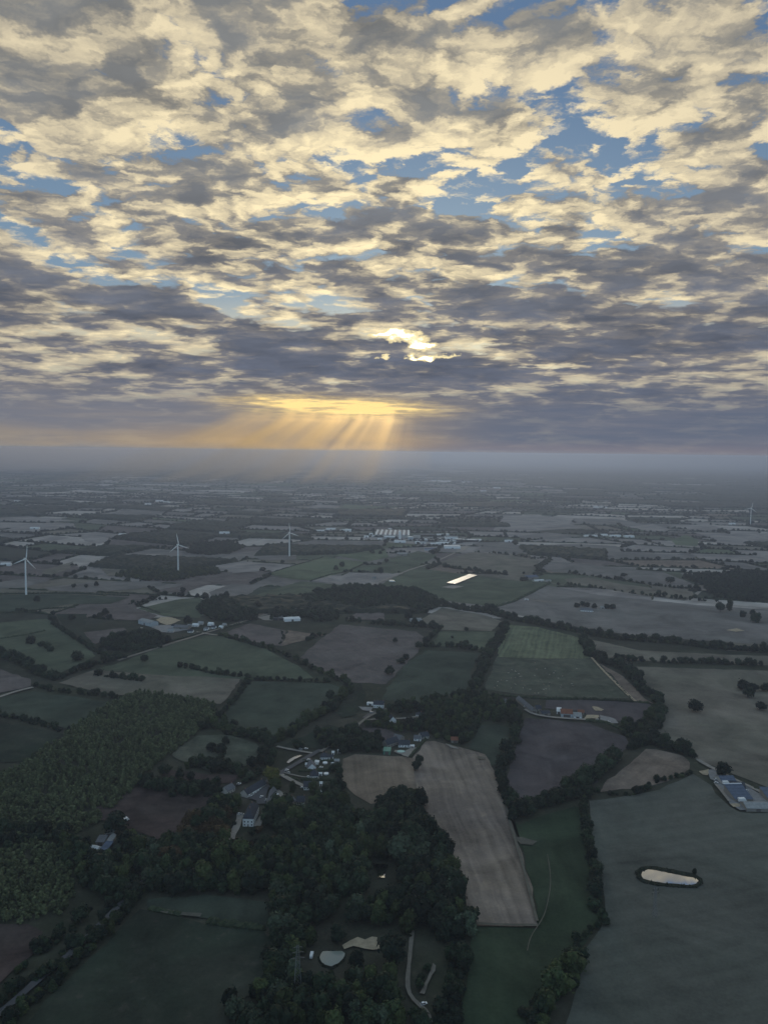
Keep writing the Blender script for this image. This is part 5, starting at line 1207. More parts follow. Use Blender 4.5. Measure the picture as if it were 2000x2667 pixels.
building('W', (570, 690), (692, 692), 8, 3.0, 'dark roofed house with white gable ends by the pool', roof='gable', rh=4.0, top='slate', wins=4)
building('W', (735, 620), (812, 626), 7, 2.8, 'white walled outbuilding at the right end of the hamlet', 'outbuilding', 'outbuilding', roof='gable', rh=2.8, top='slate_light', wins=2, chim=0)
building('W', (815, 605), (900, 592), 8, 3.0, 'grey slate cottage at the right end of the hamlet', 'cottage', 'cottage', roof='gable', rh=3.6, wall='pale_wall', top='slate', wins=3)
shed('W', (407, 768), (481, 772), 9, 4.0, 'green sheeted shed at the corner of the stubble field', 'green_sheet', 'green_sheet', 'mono', rh=1.0)
shed('W', (1140, 642), (1226, 642), 9, 3.0, 'old shed with a rusty tiled roof among trees', 'stone', 'tile', rh=2.4)
shed('W', (700, 700), (742, 698), 4, 2.4, 'white pool house', 'white_wall', 'white_roof', rh=.8, door_w=1.5)['label'] = 'small white roofed pool house by the slate farmhouse'
# --- the farm right of it
shed('X', (345, 326), (405, 322), 34, 3.6, 'long stone barn running away from the farm lane', 'stone', 'slate_light', rh=3.4, along=False, cat='barn', name='barn', c=(345, 178))
building('X', (395, 300), (455, 298), 8, 3.2, 'small stone house behind the long barn', roof='gable', rh=3.2, wall='stone', top='slate', wins=2)
shed('X', (460, 352), (552, 346), 10, 3.0, 'dark low shed in the middle of the farm lane', 'stone', 'slate', rh=2.0)
shed('X', (666, 367), (792, 374), 16, 5.0, 'big barn with a rust red roof and pale blue front', 'blue_sheet', 'tile', rh=3.6, cat='barn', name='barn', door_w=9)
shed('X', (618, 330), (664, 334), 12, 3.6, 'white lean-to on the left of the red roofed barn', 'white_wall', 'white_roof', 'mono', rh=1.2)
shed('X', (800, 378), (890, 384), 10, 3.0, 'white fronted lean-to on the right of the red roofed barn', 'white_wall', 'sheet', 'mono', rh=1.8)
shed('X', (850, 336), (915, 340), 9, 3.0, 'small shed with a dark red roof behind the red barn', 'stone', 'tile', rh=2.0)
building('X', (20, 225), (85, 220), 7, 2.8, 'grey cottage almost hidden in the hamlet trees', 'cottage', 'cottage', roof='gable', rh=3.0, wall='pale_wall', top='slate_light', wins=2)
# --- the blue roofed farm at the right edge
shed('Y', (985, 632), (1192, 626), 13, 3.6, 'dark blue roofed barn nearest the lone tree by the lane', 'pale_wall', 'bluegrey', rh=3.0, cat='barn', name='barn')
shed('Y', (1130, 690), (1330, 715), 10, 3.0, 'dark flat shed between the two blue roofed barns', 'dark_wall', 'slate', 'mono', rh=1.2)
r_ = shed('Y', (1180, 892), (1435, 888), 22, 3.6, 'large barn whose single blue roof slope ends in a white ridge', 'stone', 'bluegrey', 'mono', rh=5.0, cat='barn', name='barn')
ed = MB(); w_ = (at('Y', 1435, 888) - at('Y', 1180, 892)).length; ed.box(-w_ / 2 - .5, 11.1, 8.85, w_ / 2 + .5, 11.9, 9.5); ed.build('ridge_flashing', M['white_paint'], r_)
shed('Y', (1345, 1016), (1690, 1022), 14, 3.2, 'long grey roofed shed along the near edge of the farm', 'stone', 'sheet', rh=2.6)
r_ = shed('Y', (1660, 900), (1800, 905), 18, 4.0, 'blue grey barn cut by the right edge of the picture', 'stone', 'bluegrey', 'mono', rh=3.0, cat='barn', name='barn', c=(1620, 765))
# --- barn clearing at the lower left
shed('J', (530, 690), (610, 690), 18, 3.4, 'pale roofed long barn in the dark clearing', 'stone', 'sheet', rh=1.6, along=False, cat='barn', name='barn', c=(730, 580))
shed('J', (450, 790), (545, 800), 12, 3.2, 'blue roofed barn in the dark clearing', 'dark_wall', 'bluegrey', 'mono', rh=1.8, cat='barn', name='barn', c=(590, 700))
shed('J', (390, 672), (510, 672), 9, 2.8, 'weathered grey shed left of the pale barn', 'stone', 'slate_light', 'mono', rh=1.0, c=(590, 590))
shed('J', (300, 765), (402, 790), 6, 2.6, 'white tent roofed shelter beside the blue barn', 'white_wall', 'white_roof', rh=1.6)
shed('J', (525, 545), (640, 548), 6, 2.8, 'small grey shed at the back of the clearing', 'stone', 'sheet', 'mono', rh=1.0)
# --- hamlet on the straight road
shed('Z', (135, 214), (242, 240), 26, 6.5, 'big pale blue shed with a grey white roof on the left hamlet', 'blue_sheet', 'sheet', rh=2.8, cat='warehouse', name='warehouse', c=(318, 228))
for (x0, x1, y, d, h, wl, tp, lab) in [(420, 492, 248, 8, 3.0, 'white_wall', 'slate', 'white fronted house nearest the sand yard'), (385, 440, 290, 8, 3.0, 'pale_wall', 'sheet', 'grey roofed sheds below the sand yard'),
        (555, 585, 248, 8, 3, 'pale_wall', 'sheet', 'grey house in the middle of the roadside hamlet'), (600, 650, 240, 8, 3.2, 'white_wall', 'white_roof', 'white roofed shed behind the hamlet houses'), (560, 605, 290, 7, 2.6, 'white_wall', 'slate', 'low white house near the hamlet junction'),
        (735, 778, 232, 9, 3.6, 'white_wall', 'white_roof', 'bright white house at the top of the hamlet'), (700, 735, 272, 9, 3.4, 'white_wall', 'slate_light', 'grey roofed house beside the road in the hamlet'), (762, 798, 260, 8, 3.4, 'white_wall', 'slate', 'white house beside the straight road'),
        (830, 860, 258, 7, 3.0, 'white_wall', 'white_roof', 'small white house at the right end of the hamlet'), (650, 690, 222, 8, 3, 'pale_wall', 'sheet', 'grey barn behind the hamlet trees'), (860, 890, 236, 7, 2.6, 'pale_wall', 'sheet', 'grey shed past the end of the hamlet')]:
    building('Z', (x0, y), (x1, y + 2), d, h, lab, roof='gable', rh=2.6, wall=wl, top=tp, wins=2, chim=0)
shed('Z', (440, 262), (560, 268), 18, 4.0, 'dark roofed barn between the sand yard and the hamlet', 'stone', 'slate_light', rh=3.0, cat='barn', name='barn')
shed('Z', (1300, 186), (1395, 186), 26, 4.5, 'grey flat roofed depot beside the road', 'dark_wall', 'slate_light', 'flat', cat='depot', name='depot')
shed('Z', (1400, 198), (1536, 190), 22, 4.5, 'white crated storage hall of the depot', 'white_wall', 'white_roof', rh=1.4, cat='depot', name='depot')
building('Z', (1465, 122), (1535, 122), 9, 6.0, 'white house behind the depot', roof='gable', rh=3.0, top='slate_light', wins=3, storeys=2)
# --- barns in the far fields
r_ = shed('I', (1178, 766), (1418, 672), 21, 4.2, 'very long low shed with a gleaming cream roof in the green field', 'dark_wall', 'bright_roof', 'mono', rh=.9, cat='shed', name='shed', over=.8, door_w=3)
shed('B', (118, 698), (163, 696), 14, 4.5, 'pale blue barn among trees below the wood', 'blue_sheet', 'sheet', rh=2.0, cat='barn', name='barn')
building('B', (848, 652), (902, 655), 12, 3.4, 'white farmhouse sheltered by trees in the big farm field', 'farmhouse', 'farmhouse', roof='gable', rh=3.6, top='slate_light', wins=5)
shed('B', (935, 640), (952, 640), 9, 3, 'small pale shed beside the sheltered farm', 'pale_wall', 'sheet', rh=1.8)
shed('B', (975, 640), (1000, 640), 9, 3, 'low dark shed right of the sheltered farm', 'dark_wall', 'slate', rh=1.6)
shed('B', (615, 515), (668, 512), 24, 6.0, 'large blue grey domed barn of the far farm', 'stone', 'bluegrey', rh=4.0, cat='barn', name='barn')
shed('B', (650, 524), (692, 522), 12, 3.4, 'white roofed shed in the far farm yard', 'pale_wall', 'white_roof', rh=1.6)
shed('B', (700, 524), (722, 522), 9, 3.2, 'small grey shed in the far farm yard', 'pale_wall', 'sheet', rh=1.6)
shed('B', (606, 603), (624, 604), 5, 2.6, 'white trailer box at the edge of the big farm field', 'white_wall', 'white_roof', 'flat', cat='trailer', name='trailer')
building('I', (290, 700), (325, 702), 9, 3.6, 'pale house among trees below the works', roof='gable', rh=3, wall='pale_wall', top='slate_light', wins=2)
# --- the works and its village
r_ = building('I', (315, 246), (690, 252), 90, 9, 'wide factory hall with a striped saw tooth roof', 'factory', 'factory', roof='flat', wall='pale_wall', top='sheet', wins=0, door=False, chim=0, c=(740, 196))
w_ = (at('I', 690, 252) - at('I', 315, 246)).length; dp = [c for c in r_.children if c.name.startswith('wall')][0].dimensions.y
for k in range(15):
    x0 = -w_ / 2 + k * w_ / 15; t = MB(); dx = w_ / 15
    t.hexa([(x0 + .1, -dp / 2, 9.36), (x0 + dx - .1, -dp / 2, 9.36), (x0 + .5, -dp / 2, 12.4)], [(x0 + .1, dp / 2, 9.36), (x0 + dx - .1, dp / 2, 9.36), (x0 + .5, dp / 2, 12.4)])
    t.build('saw_tooth', M['white_roof'] if k % 2 == 0 else M['slate_light'], r_)
sl_ = empty('silo', at('I', 585, 275)); tag(sl_, 'tall slim white silo tower in front of the factory hall', 'silo')
m_ = MB(); m_.lathe([(4.5, 0), (4.5, 30), (3.2, 32.5), (.5, 33.5)], 18); m_.build('tower', M['white_wall'], sl_); m_ = MB(); m_.bar((0, 0, 33.3), (0, 0, 36), .5); m_.build('vent', M['steel'], sl_)
for (x0, x1, y, d, h, wl, tp, rf_, lab) in [
        (415, 540, 264, 30, 8, 'blue_sheet', 'white_roof', 'gable', 'blue white hall left of the silo'), (675, 728, 276, 30, 11, 'blue_sheet', 'white_roof', 'flat', 'tall boxy hall right of the silo'), (732, 806, 262, 40, 10, 'pale_wall', 'sheet', 'gable', 'grey hall behind the boxy hall'),
        (525, 650, 308, 28, 6, 'white_wall', 'white_roof', 'gable', 'low white workshop below the silo'), (752, 800, 320, 30, 7, 'white_wall', 'white_roof', 'gable', 'white gabled workshop in the middle of the works'), (805, 868, 318, 26, 6, 'white_wall', 'sheet', 'gable', 'second white workshop in the middle of the works'), (852, 882, 288, 16, 9, 'white_wall', 'white_roof', 'flat', 'small white cube building of the works'),
        (915, 990, 332, 22, 5, 'pale_wall', 'white_roof', 'gable', 'pale low shed in the works'), (980, 1185, 326, 26, 6, 'white_wall', 'white_roof', 'gable', 'long white hall of the works'), (1010, 1190, 300, 26, 6, 'pale_wall', 'white_roof', 'gable', 'long pale hall behind the long white hall'),
        (1068, 1240, 372, 40, 9, 'white_wall', 'white_roof', 'flat', 'tallest bright white hall at the near end of the works'), (1185, 1255, 292, 30, 8, 'dark_wall', 'white_roof', 'flat', 'dark walled hall with a white edge'), (1265, 1430, 300, 36, 9, 'dark_wall', 'white_roof', 'flat', 'long dark hall with a white roof at the right of the works'), (1430, 1468, 298, 30, 9, 'white_wall', 'white_roof', 'flat', 'white end block at the right of the works'),
        (1075, 1212, 268, 40, 9, 'white_wall', 'sheet', 'gable', 'white hall at the back of the works'), (985, 1060, 236, 22, 7, 'white_wall', 'white_roof', 'gable', 'far white sheds of the works'), (1085, 1115, 236, 20, 10, 'white_wall', 'white_roof', 'flat', 'far white block of the works'), (810, 960, 242, 40, 8, 'dark_wall', 'slate_light', 'gable', 'dark roofed hall beside the saw tooth factory'),
        (852, 1002, 390, 45, 5, 'blue_sheet', 'bluegrey', 'gable', 'blue roofed hall at the near edge of the works'), (1010, 1030, 282, 14, 7, 'white_wall', 'white_roof', 'flat', 'little white kiosk in the works'), (200, 250, 250, 18, 5, 'white_wall', 'white_roof', 'gable', 'white shed left of the factory hall'), (285, 340, 246, 14, 4, 'white_wall', 'white_roof', 'gable', 'second white shed left of the factory hall'), (345, 390, 276, 14, 4, 'white_wall', 'white_roof', 'gable', 'low white shed below the factory hall'),
        (255, 295, 222, 14, 5, 'white_wall', 'white_roof', 'gable', 'white shed behind the factory yard'), (555, 665, 447, 24, 7, 'stone', 'sheet', 'gable', 'grey farm barn in the meadow below the works'), (420, 445, 305, 12, 4, 'white_wall', 'white_roof', 'gable', 'white hut below the factory yard'), (-5, 60, 186, 30, 8, 'white_wall', 'white_roof', 'gable', 'bright white hall by itself left of the works'), (460, 500, 170, 16, 5, 'pale_wall', 'white_roof', 'gable', 'white shed behind the factory roof')]:
    shed('I', (x0, y), (x1, y + (x1 - x0) * .012), d, h, lab, wl, tp, rf_, rh=2.5, cat='hall' if d > 20 else 'shed', name='industrial_hall' if d > 20 else 'shed', door_w=6)
# --- far away houses and halls that show as pale specks
r = random.Random(4)
FARH = [('A', 545, 325, 60, 'flat white hall far behind the second turbine'), ('A', 970, 316, 40, 'pale hall on the dark wood edge'), ('A', 1385, 308, 50, 'white sheds left of the works'), ('A', 1430, 300, 40, 'white hall left of the works'), ('A', 1490, 306, 36, 'tall pale hall left of the works'), ('A', 640, 190, 40, 'pale hamlet barn far to the left'), ('A', 690, 176, 50, 'pale ridge barn far to the left'), ('A', 720, 182, 40, 'second pale ridge barn far to the left'),
        ('A', 150, 296, 40, 'pale barn at the end of the pink strip field'), ('A', 75, 178, 40, 'white speck of a house at the far left'), ('A', 25, 455, 30, 'grey barn beside the first turbine'), ('A', 1130, 268, 30, 'pale house among the far woods'),
        ('B', 930, 204, 60, 'left white hall of the far pair'), ('B', 950, 205, 40, 'right white hall of the far pair'), ('B', 230, 88, 120, 'long pale hall on the horizon'), ('B', 270, 90, 110, 'second long pale hall on the horizon'), ('B', 360, 94, 110, 'third long pale hall on the horizon'), ('B', 1200, 78, 90, 'pale roof near the far forest'), ('B', 1480, 92, 90, 'pale roof in the far town at the right'), ('B', 1560, 104, 90, 'second pale roof in the far town at the right'), ('B', 1500, 118, 80, 'third pale roof in the far town at the right'), ('B', 1620, 122, 90, 'fourth pale roof in the far town at the right'),
        ('B', 540, 352, 30, 'white house by the far lane junction'), ('B', 895, 330, 50, 'grey hall in the far hamlet'), ('B', 940, 326, 50, 'second grey hall in the far hamlet'), ('B', 1000, 330, 44, 'third grey hall in the far hamlet'), ('B', 1060, 332, 40, 'fourth grey hall in the far hamlet'), ('B', 1505, 276, 30, 'little house at the foot of the far turbine'), ('B', 490, 120, 60, 'pale farm far beyond the works'), ('B', 430, 132, 50, 'second pale farm far beyond the works')]
for (t, x, y, wm, lab) in FARH:
    p = at(t, x, y); u = px(t, (x, y)); dw = wm / 2 * F_PX / p.length * TILES[t][2]
    shed(t, (x - dw, y), (x + dw, y), wm * .45, 6, lab, 'white_wall', 'white_roof', rh=2.5, cat='building', name='far_building', door_w=5)

# --- pool, vehicles, caravans
pm = MB(); m, N_, b_ = mat('pool_water'); b_.inputs['Base Color'].default_value = (.25, .50, .48, 1); b_.inputs['Roughness'].default_value = .1; M['pool'] = m
po = empty('swimming_pool', at('W', 597, 748), 0.0); tag(po, 'pale turquoise swimming pool beside the slate farmhouse', 'pool')
for nm, k, rr_, zz in (('coping', 'concrete', 1.0, 1.6), ('water', 'pool', .84, 1.75)):
    q = MB(); q.v = []; n = 24
    lo = [(5.2 * rr_ * math.cos(6.2832 * i / n), 4.0 * rr_ * math.sin(6.2832 * i / n), 0) for i in range(n)]; q.hexa(lo, [(x, y, zz) for x, y, z in lo]); q.build(nm, M[k], po)
po = empty('garden_pool', at('V', 1285, 482)); tag(po, 'round white rimmed garden pool behind the third village house', 'pool')
q = MB(); q.lathe([(2.6, 0), (2.6, 1.2), (2.35, 1.2), (2.35, 1.05)], 20); q.build('rim', M['white_paint'], po)
po = empty('garden_pool', at('V', 1273, 365)); tag(po, 'round white rimmed garden pool behind the second village house', 'pool')
q = MB(); q.lathe([(2.6, 0), (2.6, 1.2), (2.35, 1.2), (2.35, 1.05)], 20); q.build('rim', M['white_paint'], po)
def car_mesh(name, paint):
    mb = MB()
    mb.hexa([(-2.1, -.85, .35), (2.1, -.85, .35), (2.1, .85, .35), (-2.1, .85, .35)], [(-2.05, -.82, .9), (2.0, -.82, .82), (2.0, .82, .82), (-2.05, .82, .9)])
    mb.hexa([(-1.9, -.78, .902), (1.0, -.78, .862), (1.0, .78, .862), (-1.9, .78, .902)], [(-1.5, -.65, 1.45), (.3, -.65, 1.45), (.3, .65, 1.45), (-1.5, .65, 1.45)], 1)
    mb.box(-1.5, -.66, 1.452, .3, .66, 1.50)
    for x in (-1.35, 1.35):
        for y in (-.86, .70): mb.hexa([(x + .32 * math.cos(a * .7854), y, .32 + .32 * math.sin(a * .7854)) for a in range(8)], [(x + .32 * math.cos(a * .7854), y + .16, .32 + .32 * math.sin(a * .7854)) for a in range(8)], 2)
    return mb.mesh(name, [paint, M['glass'], M['tyre']])
CARM = {k: car_mesh('car', plain('car_paint_' + k, c, .35, var=.03, spec=.6)) for k, c in (('white', (.78, .80, .80)), ('silver', (.45, .47, .48)), ('dark', (.04, .045, .05)), ('red', (.25, .03, .03)))}
def van_mesh():
    mb = MB(); mb.hexa([(-2.6, -.95, .4), (2.6, -.95, .4), (2.6, .95, .4), (-2.6, .95, .4)], [(-2.6, -.92, 2.4), (1.3, -.92, 2.4), (1.3, .92, 2.4), (-2.6, .92, 2.4)])
    mb.hexa([(1.5, -.80, 1.35), (2.2, -.80, 1.35), (2.2, .80, 1.35), (1.5, .80, 1.35)], [(1.35, -.75, 2.2), (1.55, -.75, 2.2), (1.55, .75, 2.2), (1.35, .75, 2.2)], 1)
    for x in (-1.6, 1.6):
        for y in (-.96, .80): mb.hexa([(x + .35 * math.cos(a * .7854), y, .35 + .35 * math.sin(a * .7854)) for a in range(8)], [(x + .35 * math.cos(a * .7854), y + .16, .35 + .35 * math.sin(a * .7854)) for a in range(8)], 2)
    return mb.mesh('van', [M['white_paint'], M['glass'], M['tyre']])
VANM = van_mesh()
for (t, x, y, k, rz, lab) in [('V', 1095, 330, 'white', .7, 'white car parked at the top of the village road'), ('V', 860, 442, 'white', .6, 'white car parked on the verge of the village road'), ('V', 878, 466, 'silver', 2.4, 'silver car at the driveway entrance'), ('V', 1096, 516, 'white', 0, 'white car beside the third village house'), ('V', 588, 730, 'white', 1.0, 'white car in the cottage courtyard'), ('V', 462, 722, 'white', .6, 'white car at the end of the cottages'),
        ('V', 350, 918, 'white', .3, 'left white car on the manor forecourt'), ('V', 376, 920, 'silver', .3, 'silver car on the manor forecourt'), ('V', 330, 605, 'dark', .4, 'dark car above the stone house'), ('V', 345, 590, 'white', .4, 'white car above the stone house'), ('V', 1030, 630, 'white', .2, 'white car at the end of the gravel driveway'), ('V', 1230, 412, 'white', .2, 'white car behind the second village house'), ('V', 640, 765, 'silver', .9, 'silver car beside the grey barn'), ('V', 1010, 215, 'silver', 0, 'silver car by the lane above the village'), ('V', 1068, 210, 'white', .3, 'white car by the lane above the village'),
        ('W', 278, 312, 'white', 0, 'white car below the farthest hamlet house'), ('W', 885, 575, 'white', .5, 'white car beside the grey cottage'), ('W', 720, 690, 'silver', .1, 'silver car by the pool house'), ('X', 266, 222, 'white', 1.2, 'first white car at the long barn'), ('X', 272, 250, 'white', 1.2, 'second white car at the long barn'), ('X', 290, 252, 'silver', 1.2, 'silver car at the long barn'), ('X', 1055, 390, 'silver', .2, 'silver car in the sandy farm yard'), ('X', 1180, 418, 'white', .5, 'white car in the scrap yard'),
        ('Y', 908, 560, 'white', .2, 'upper white car on the farm yard'), ('Y', 906, 606, 'white', .1, 'lower white car on the farm yard'), ('Y', 1185, 695, 'white', .3, 'white car between the blue barns'), ('Y', 1345, 720, 'white', .6, 'white car at the end of the white ridge'), ('Y', 1140, 682, 'silver', .3, 'silver car between the blue barns'), ('K', 1207, 1380, 'white', .4, 'white car parked beside the concrete strip'), ('Z', 165, 252, 'white', .1, 'white car in front of the big pale shed')]:
    o = bpy.data.objects.new('parked_car', CARM[k]); COL.objects.link(o); o.location = at(t, x, y, 1.55); o.rotation_euler = (0, 0, rz); tag(o, lab, 'car', 'parked cars')
for (t, x, y, rz, s, lab) in [('V', 1050, 520 - 400, .2, 1, None), ('J', 818, 322, .9, 1.3, 'white van parked behind the huge dark tree'), ('Y', 1050, 622, .1, 1.4, 'white van in front of the first blue barn'), ('Y', 1285, 874, .1, 1.6, 'white van in front of the large blue barn'), ('I', 505, 728, .1, 3.0, 'white lorry parked in the shed field')]:
    if not lab: continue
    o = bpy.data.objects.new('van', VANM); COL.objects.link(o); o.location = at(t, x, y, 1.5); o.rotation_euler = (0, 0, rz); o.scale = (s, s, s if s < 2 else 1.8); tag(o, lab, 'van')
def caravan(t, x, y, rz, s, lab):
    ro_ = empty('caravan', at(t, x, y, 0.4), rz); tag(ro_, lab, 'caravan'); ro_.scale = (s, s, s)
    pr = [(-3, .5), (3, .5), (3.1, 1.6), (2.5, 2.6), (-2.6, 2.6), (-3.1, 1.7)]
    b = MB(); b.hexa([(x_, -1.1, z_) for x_, z_ in pr], [(x_, 1.1, z_) for x_, z_ in pr]); b.build('body', M['white_paint'], ro_)
    b = MB(); b.box(-1.2, -1.14, 1.5, 1.2, -1.09, 2.1); b.build('window', M['glass'], ro_)
    b = MB(); b.bar((0, -1.15, .35), (0, 1.15, .35), .35, n=10); b.build('wheel', M['tyre'], ro_)
    b = MB(); b.bar((3, 0, .55), (4.3, 0, .5), .08); b.build('drawbar', M['steel'], ro_)
caravan('J', 165, 668, 1.0, 1.35, 'white rounded caravan alone in the dark clearing')
caravan('K', 238, 968, 1.5, .9, 'small white caravan left of the grey pond')

# --- wind turbines
def turbine(t, base, hub, tips, label):
    g = at(t, *base); d = g.length; s = Vector((g.x, g.y, -CAM_H)).length
    H = metres(t, base[0], base[1], base[1] - hub[1])
    az = math.atan2(g.x, g.y); root = empty('wind_turbine', g, -az + .35); tag(root, label, 'wind turbine', 'wind turbines')
    b = MB(); b.lathe([(2.3, 0), (2.2, 1), (2.0, H * .3), (1.65, H * .7), (1.35, H - 1.4)], 20); b.build('tower', M['turbine'], root, True)
    b = MB(); pr = [(-1.6, -1.4), (1.6, -1.4), (1.8, .6), (1.3, 1.7), (-1.3, 1.7), (-1.8, .6)]
    b.hexa([(x, -3.2, H + z) for x, z in pr], [(x * .8, 6.5, H + z * .85) for x, z in pr]); na = b.build('nacelle', M['turbine'], root)
    b = MB(); rg = [(1.5, -3.25), (1.55, -4.3), (1.1, -5.4), (.3, -6.0)]; n = 14; i0 = 0
    for (r_, y) in rg: b.v += [(r_ * math.cos(6.2832 * k / n), y, H + r_ * math.sin(6.2832 * k / n)) for k in range(n)]
    for j in range(3):
        for k in range(n): l = (k + 1) % n; b.f.append((j * n + k, j * n + l, (j + 1) * n + l, (j + 1) * n + k)); b.mi.append(0)
    b.f.append(tuple(3 * n + k for k in range(n))); b.mi.append(0); b.build('hub', M['turbine'], root)
    k0 = TILES[t][2]
    for (tx, ty) in tips:
        dx, dy = tx - hub[0], hub[1] - ty
        an = math.atan2(dx / .94, dy); Lb = 31.0
        b = MB(); sec = [(0, .75, .75), (2, .8, .8), (6, 1.55, .45), (14, 1.2, .30), (23, .8, .2), (Lb, .25, .08)]; m_ = 8
        for (r_, c_, th_) in sec:
            for k in range(m_):
                a = 6.2832 * k / m_; x, y = c_ * math.cos(a) + (c_ * .35 if r_ > 3 else 0), th_ * math.sin(a)
                # blade runs outward in the rotor plane (x, z), twisted flat to the wind
                px_, pz_ = r_ * math.sin(an) + x * math.cos(an), r_ * math.cos(an) - x * math.sin(an)
                b.v.append((px_, -4.4 + y, H + pz_))
        for j in range(len(sec) - 1):
            for k in range(m_): l = (k + 1) % m_; b.f.append((j * m_ + k, j * m_ + l, (j + 1) * m_ + l, (j + 1) * m_ + k)); b.mi.append(0)
        b.f.append(tuple((len(sec) - 1) * m_ + k for k in range(m_))); b.mi.append(0)
        b.build('blade', M['turbine'], root, True)
turbine('A', (115, 581), (112, 440), [(117, 383), (60, 458), (144, 480)], 'nearest white wind turbine at the left edge of the fields')
turbine('A', (771, 487), (769, 368), [(761, 320), (733, 397), (809, 384)], 'white wind turbine standing before the dark wood')
turbine('A', (1251, 414), (1249, 312), [(1245, 270), (1219, 336), (1283, 326)], 'white wind turbine just left of the works')
turbine('B', (1581, 276), (1585, 212), [(1590, 184), (1602, 226), (1563, 217)], 'farthest wind turbine, alone at the right edge before the forest')

# --- power line masts
def pylon(t, base, hpx, label, wbase=5.0, arms=((.74, 4.2), (.85, 3.6), (.95, 2.6))):
    g = at(t, *base); H = metres(t, base[0], base[1], hpx); root = empty('power_pylon', g, .2); tag(root, label, 'pylon')
    def cr(z):
        k = wbase / 2 * (1 - z / H * .80); return [(k, k), (-k, k), (-k, -k), (k, -k)]
    for i in range(4):
        b = MB(); p, q = cr(0)[i], cr(H)[i]; b.bar((*p, 0), (*q, H), .11, .07, 5); b.build('leg', M['steel'], root)
    b = MB(); nz = 9; zs = [H * (1 - (1 - k / nz) ** 1.25) for k in range(nz + 1)]
    for k in range(nz):
        for i in range(4):
            j = (i + 1) % 4; p, q = cr(zs[k]), cr(zs[k + 1])
            b.bar((*p[i], zs[k]), (*q[j], zs[k + 1]), .04, n=4); b.bar((*p[j], zs[k]), (*q[i], zs[k + 1]), .04, n=4)
    b.build('bracing', M['steel'], root)
    for (f, L_) in arms:
        b = MB(); z = H * f; b.bar((-L_, 0, z + .3), (0, 0, z + 1.3), .06, n=4); b.bar((L_, 0, z + .3), (0, 0, z + 1.3), .06, n=4); b.bar((-L_, 0, z + .3), (L_, 0, z + .3), .06, n=4); ar = b.build('crossarm', M['steel'], root)
        for sx in (-1, 1):
            b = MB(); b.lathe([(.12, z - 1.3), (.2, z - .9), (.12, z - .5), (.2, z - .2), (.1, z + .25)], 6)
            for i in range(len(b.v)): b.v[i] = (b.v[i][0] + sx * L_, b.v[i][1], b.v[i][2])
            b.build('insulator', M['glass'], ar)
pylon('K', (118, 1312), 315, 'grey lattice power pylon among the trees left of the pond')
pylon('F', (1167, 533), 100, 'thin lattice mast in the grey pasture below the oval pond', 2.6, ((.80, 2.6), (.93, 2.0)))
# --- a few shrubs and reeds on the oval pond bank, cattle and a hay rake
def cow_mesh(name, m):
    mb = MB()
    mb.hexa([(-.85, -.30, .75), (.80, -.32, .70), (.80, .32, .70), (-.85, .30, .75)], [(-.85, -.22, 1.42), (.80, -.22, 1.45), (.80, .22, 1.45), (-.85, .22, 1.42)])
    mb.hexa([(.78, -.14, 1.0), (1.28, -.12, 1.05), (1.28, .12, 1.05), (.78, .14, 1.0)], [(.78, -.14, 1.42), (1.22, -.12, 1.5), (1.22, .12, 1.5), (.78, .14, 1.42)])
    mb.hexa([(1.26, -.12, 1.08), (1.72, -.08, .98), (1.72, .08, .98), (1.26, .12, 1.08)], [(1.24, -.13, 1.48), (1.66, -.08, 1.22), (1.66, .08, 1.22), (1.24, .13, 1.48)])
    for x in (-.72, .66):
        for y in (-.2, .2): mb.bar((x, y, .80), (x + .04, y, 0), .11, .06, 6)
    mb.bar((-.85, 0, 1.38), (-1.0, 0, .6), .04, .03, 5)
    return mb.mesh(name, m)
COW = [cow_mesh('cow', plain('cow_hide_white', (.40, .38, .34), .8)), cow_mesh('cow', plain('cow_hide_cream', (.26, .23, .19), .8))]
r = random.Random(12)
for i in range(46):
    for _ in range(40):
        x, y = r.gauss(620, 120), r.gauss(290, 40)
        if inside((x, y), [(450, 320), (480, 230), (640, 205), (860, 220), (880, 330), (700, 350)]): break
    o = bpy.data.objects.new('cow', COW[r.randrange(2)]); COL.objects.link(o); o.location = at('D', x, y, 1.1); o.rotation_euler = (0, 0, r.uniform(0, 6.28)); s = r.uniform(.9, 1.15); o.scale = (s, s, s)
    tag(o, 'pale cow grazing in the pasture below the mown green field', 'cow', 'cattle scattered over the grazed pasture')

# ------------------------------------------------------------------ sunbeams and haze
BEAM_TOP = 1120.0
HAZE_D, HAZE_TOP = 9.6e-5, 345.0
def air(name, col, dens, g):
    m = bpy.data.materials.new(name); m.use_nodes = True; nt = m.node_tree; nt.nodes.clear()
    out = nt.nodes.new('ShaderNodeOutputMaterial'); v = nt.nodes.new('ShaderNodeVolumePrincipled')
    v.inputs['Color'].default_value = col; v.inputs['Density'].default_value = dens; v.inputs['Anisotropy'].default_value = g
    nt.links.new(v.outputs[0], out.inputs['Volume']); return m
def rain():
    """the shower that hides the land beyond some ten kilometres, nearer at the left than at the right"""
    L = [(-60000, 16000), (-9000, 9600), (-4400, 9800), (-2900, 12200), (-1500, 13800), (300, 14200), (900, 14200), (900, 88000), (-60000, 88000)]
    Q = [(902, 14200), (2200, 12800), (6000, 12000), (12000, 14000), (60000, 30000), (60000, 88000), (902, 88000)]
    for P, c, d, lab in ((L, (1.0, .86, .76, 1), 2.4e-4, 'pale grey veil of a distant shower on the left horizon'), (Q, (.47, .585, .86, 1), 1.0e-4, 'dark blue grey veil of a distant shower on the right horizon')):
        mb = MB(); mb.hexa([(x, y, 6.0) for x, y in P], [(x, y, HAZE_TOP - 4) for x, y in P])
        tag(mb.build('rain_haze', air('rain_haze', c, d, .5)), lab, 'rain', kind='stuff')
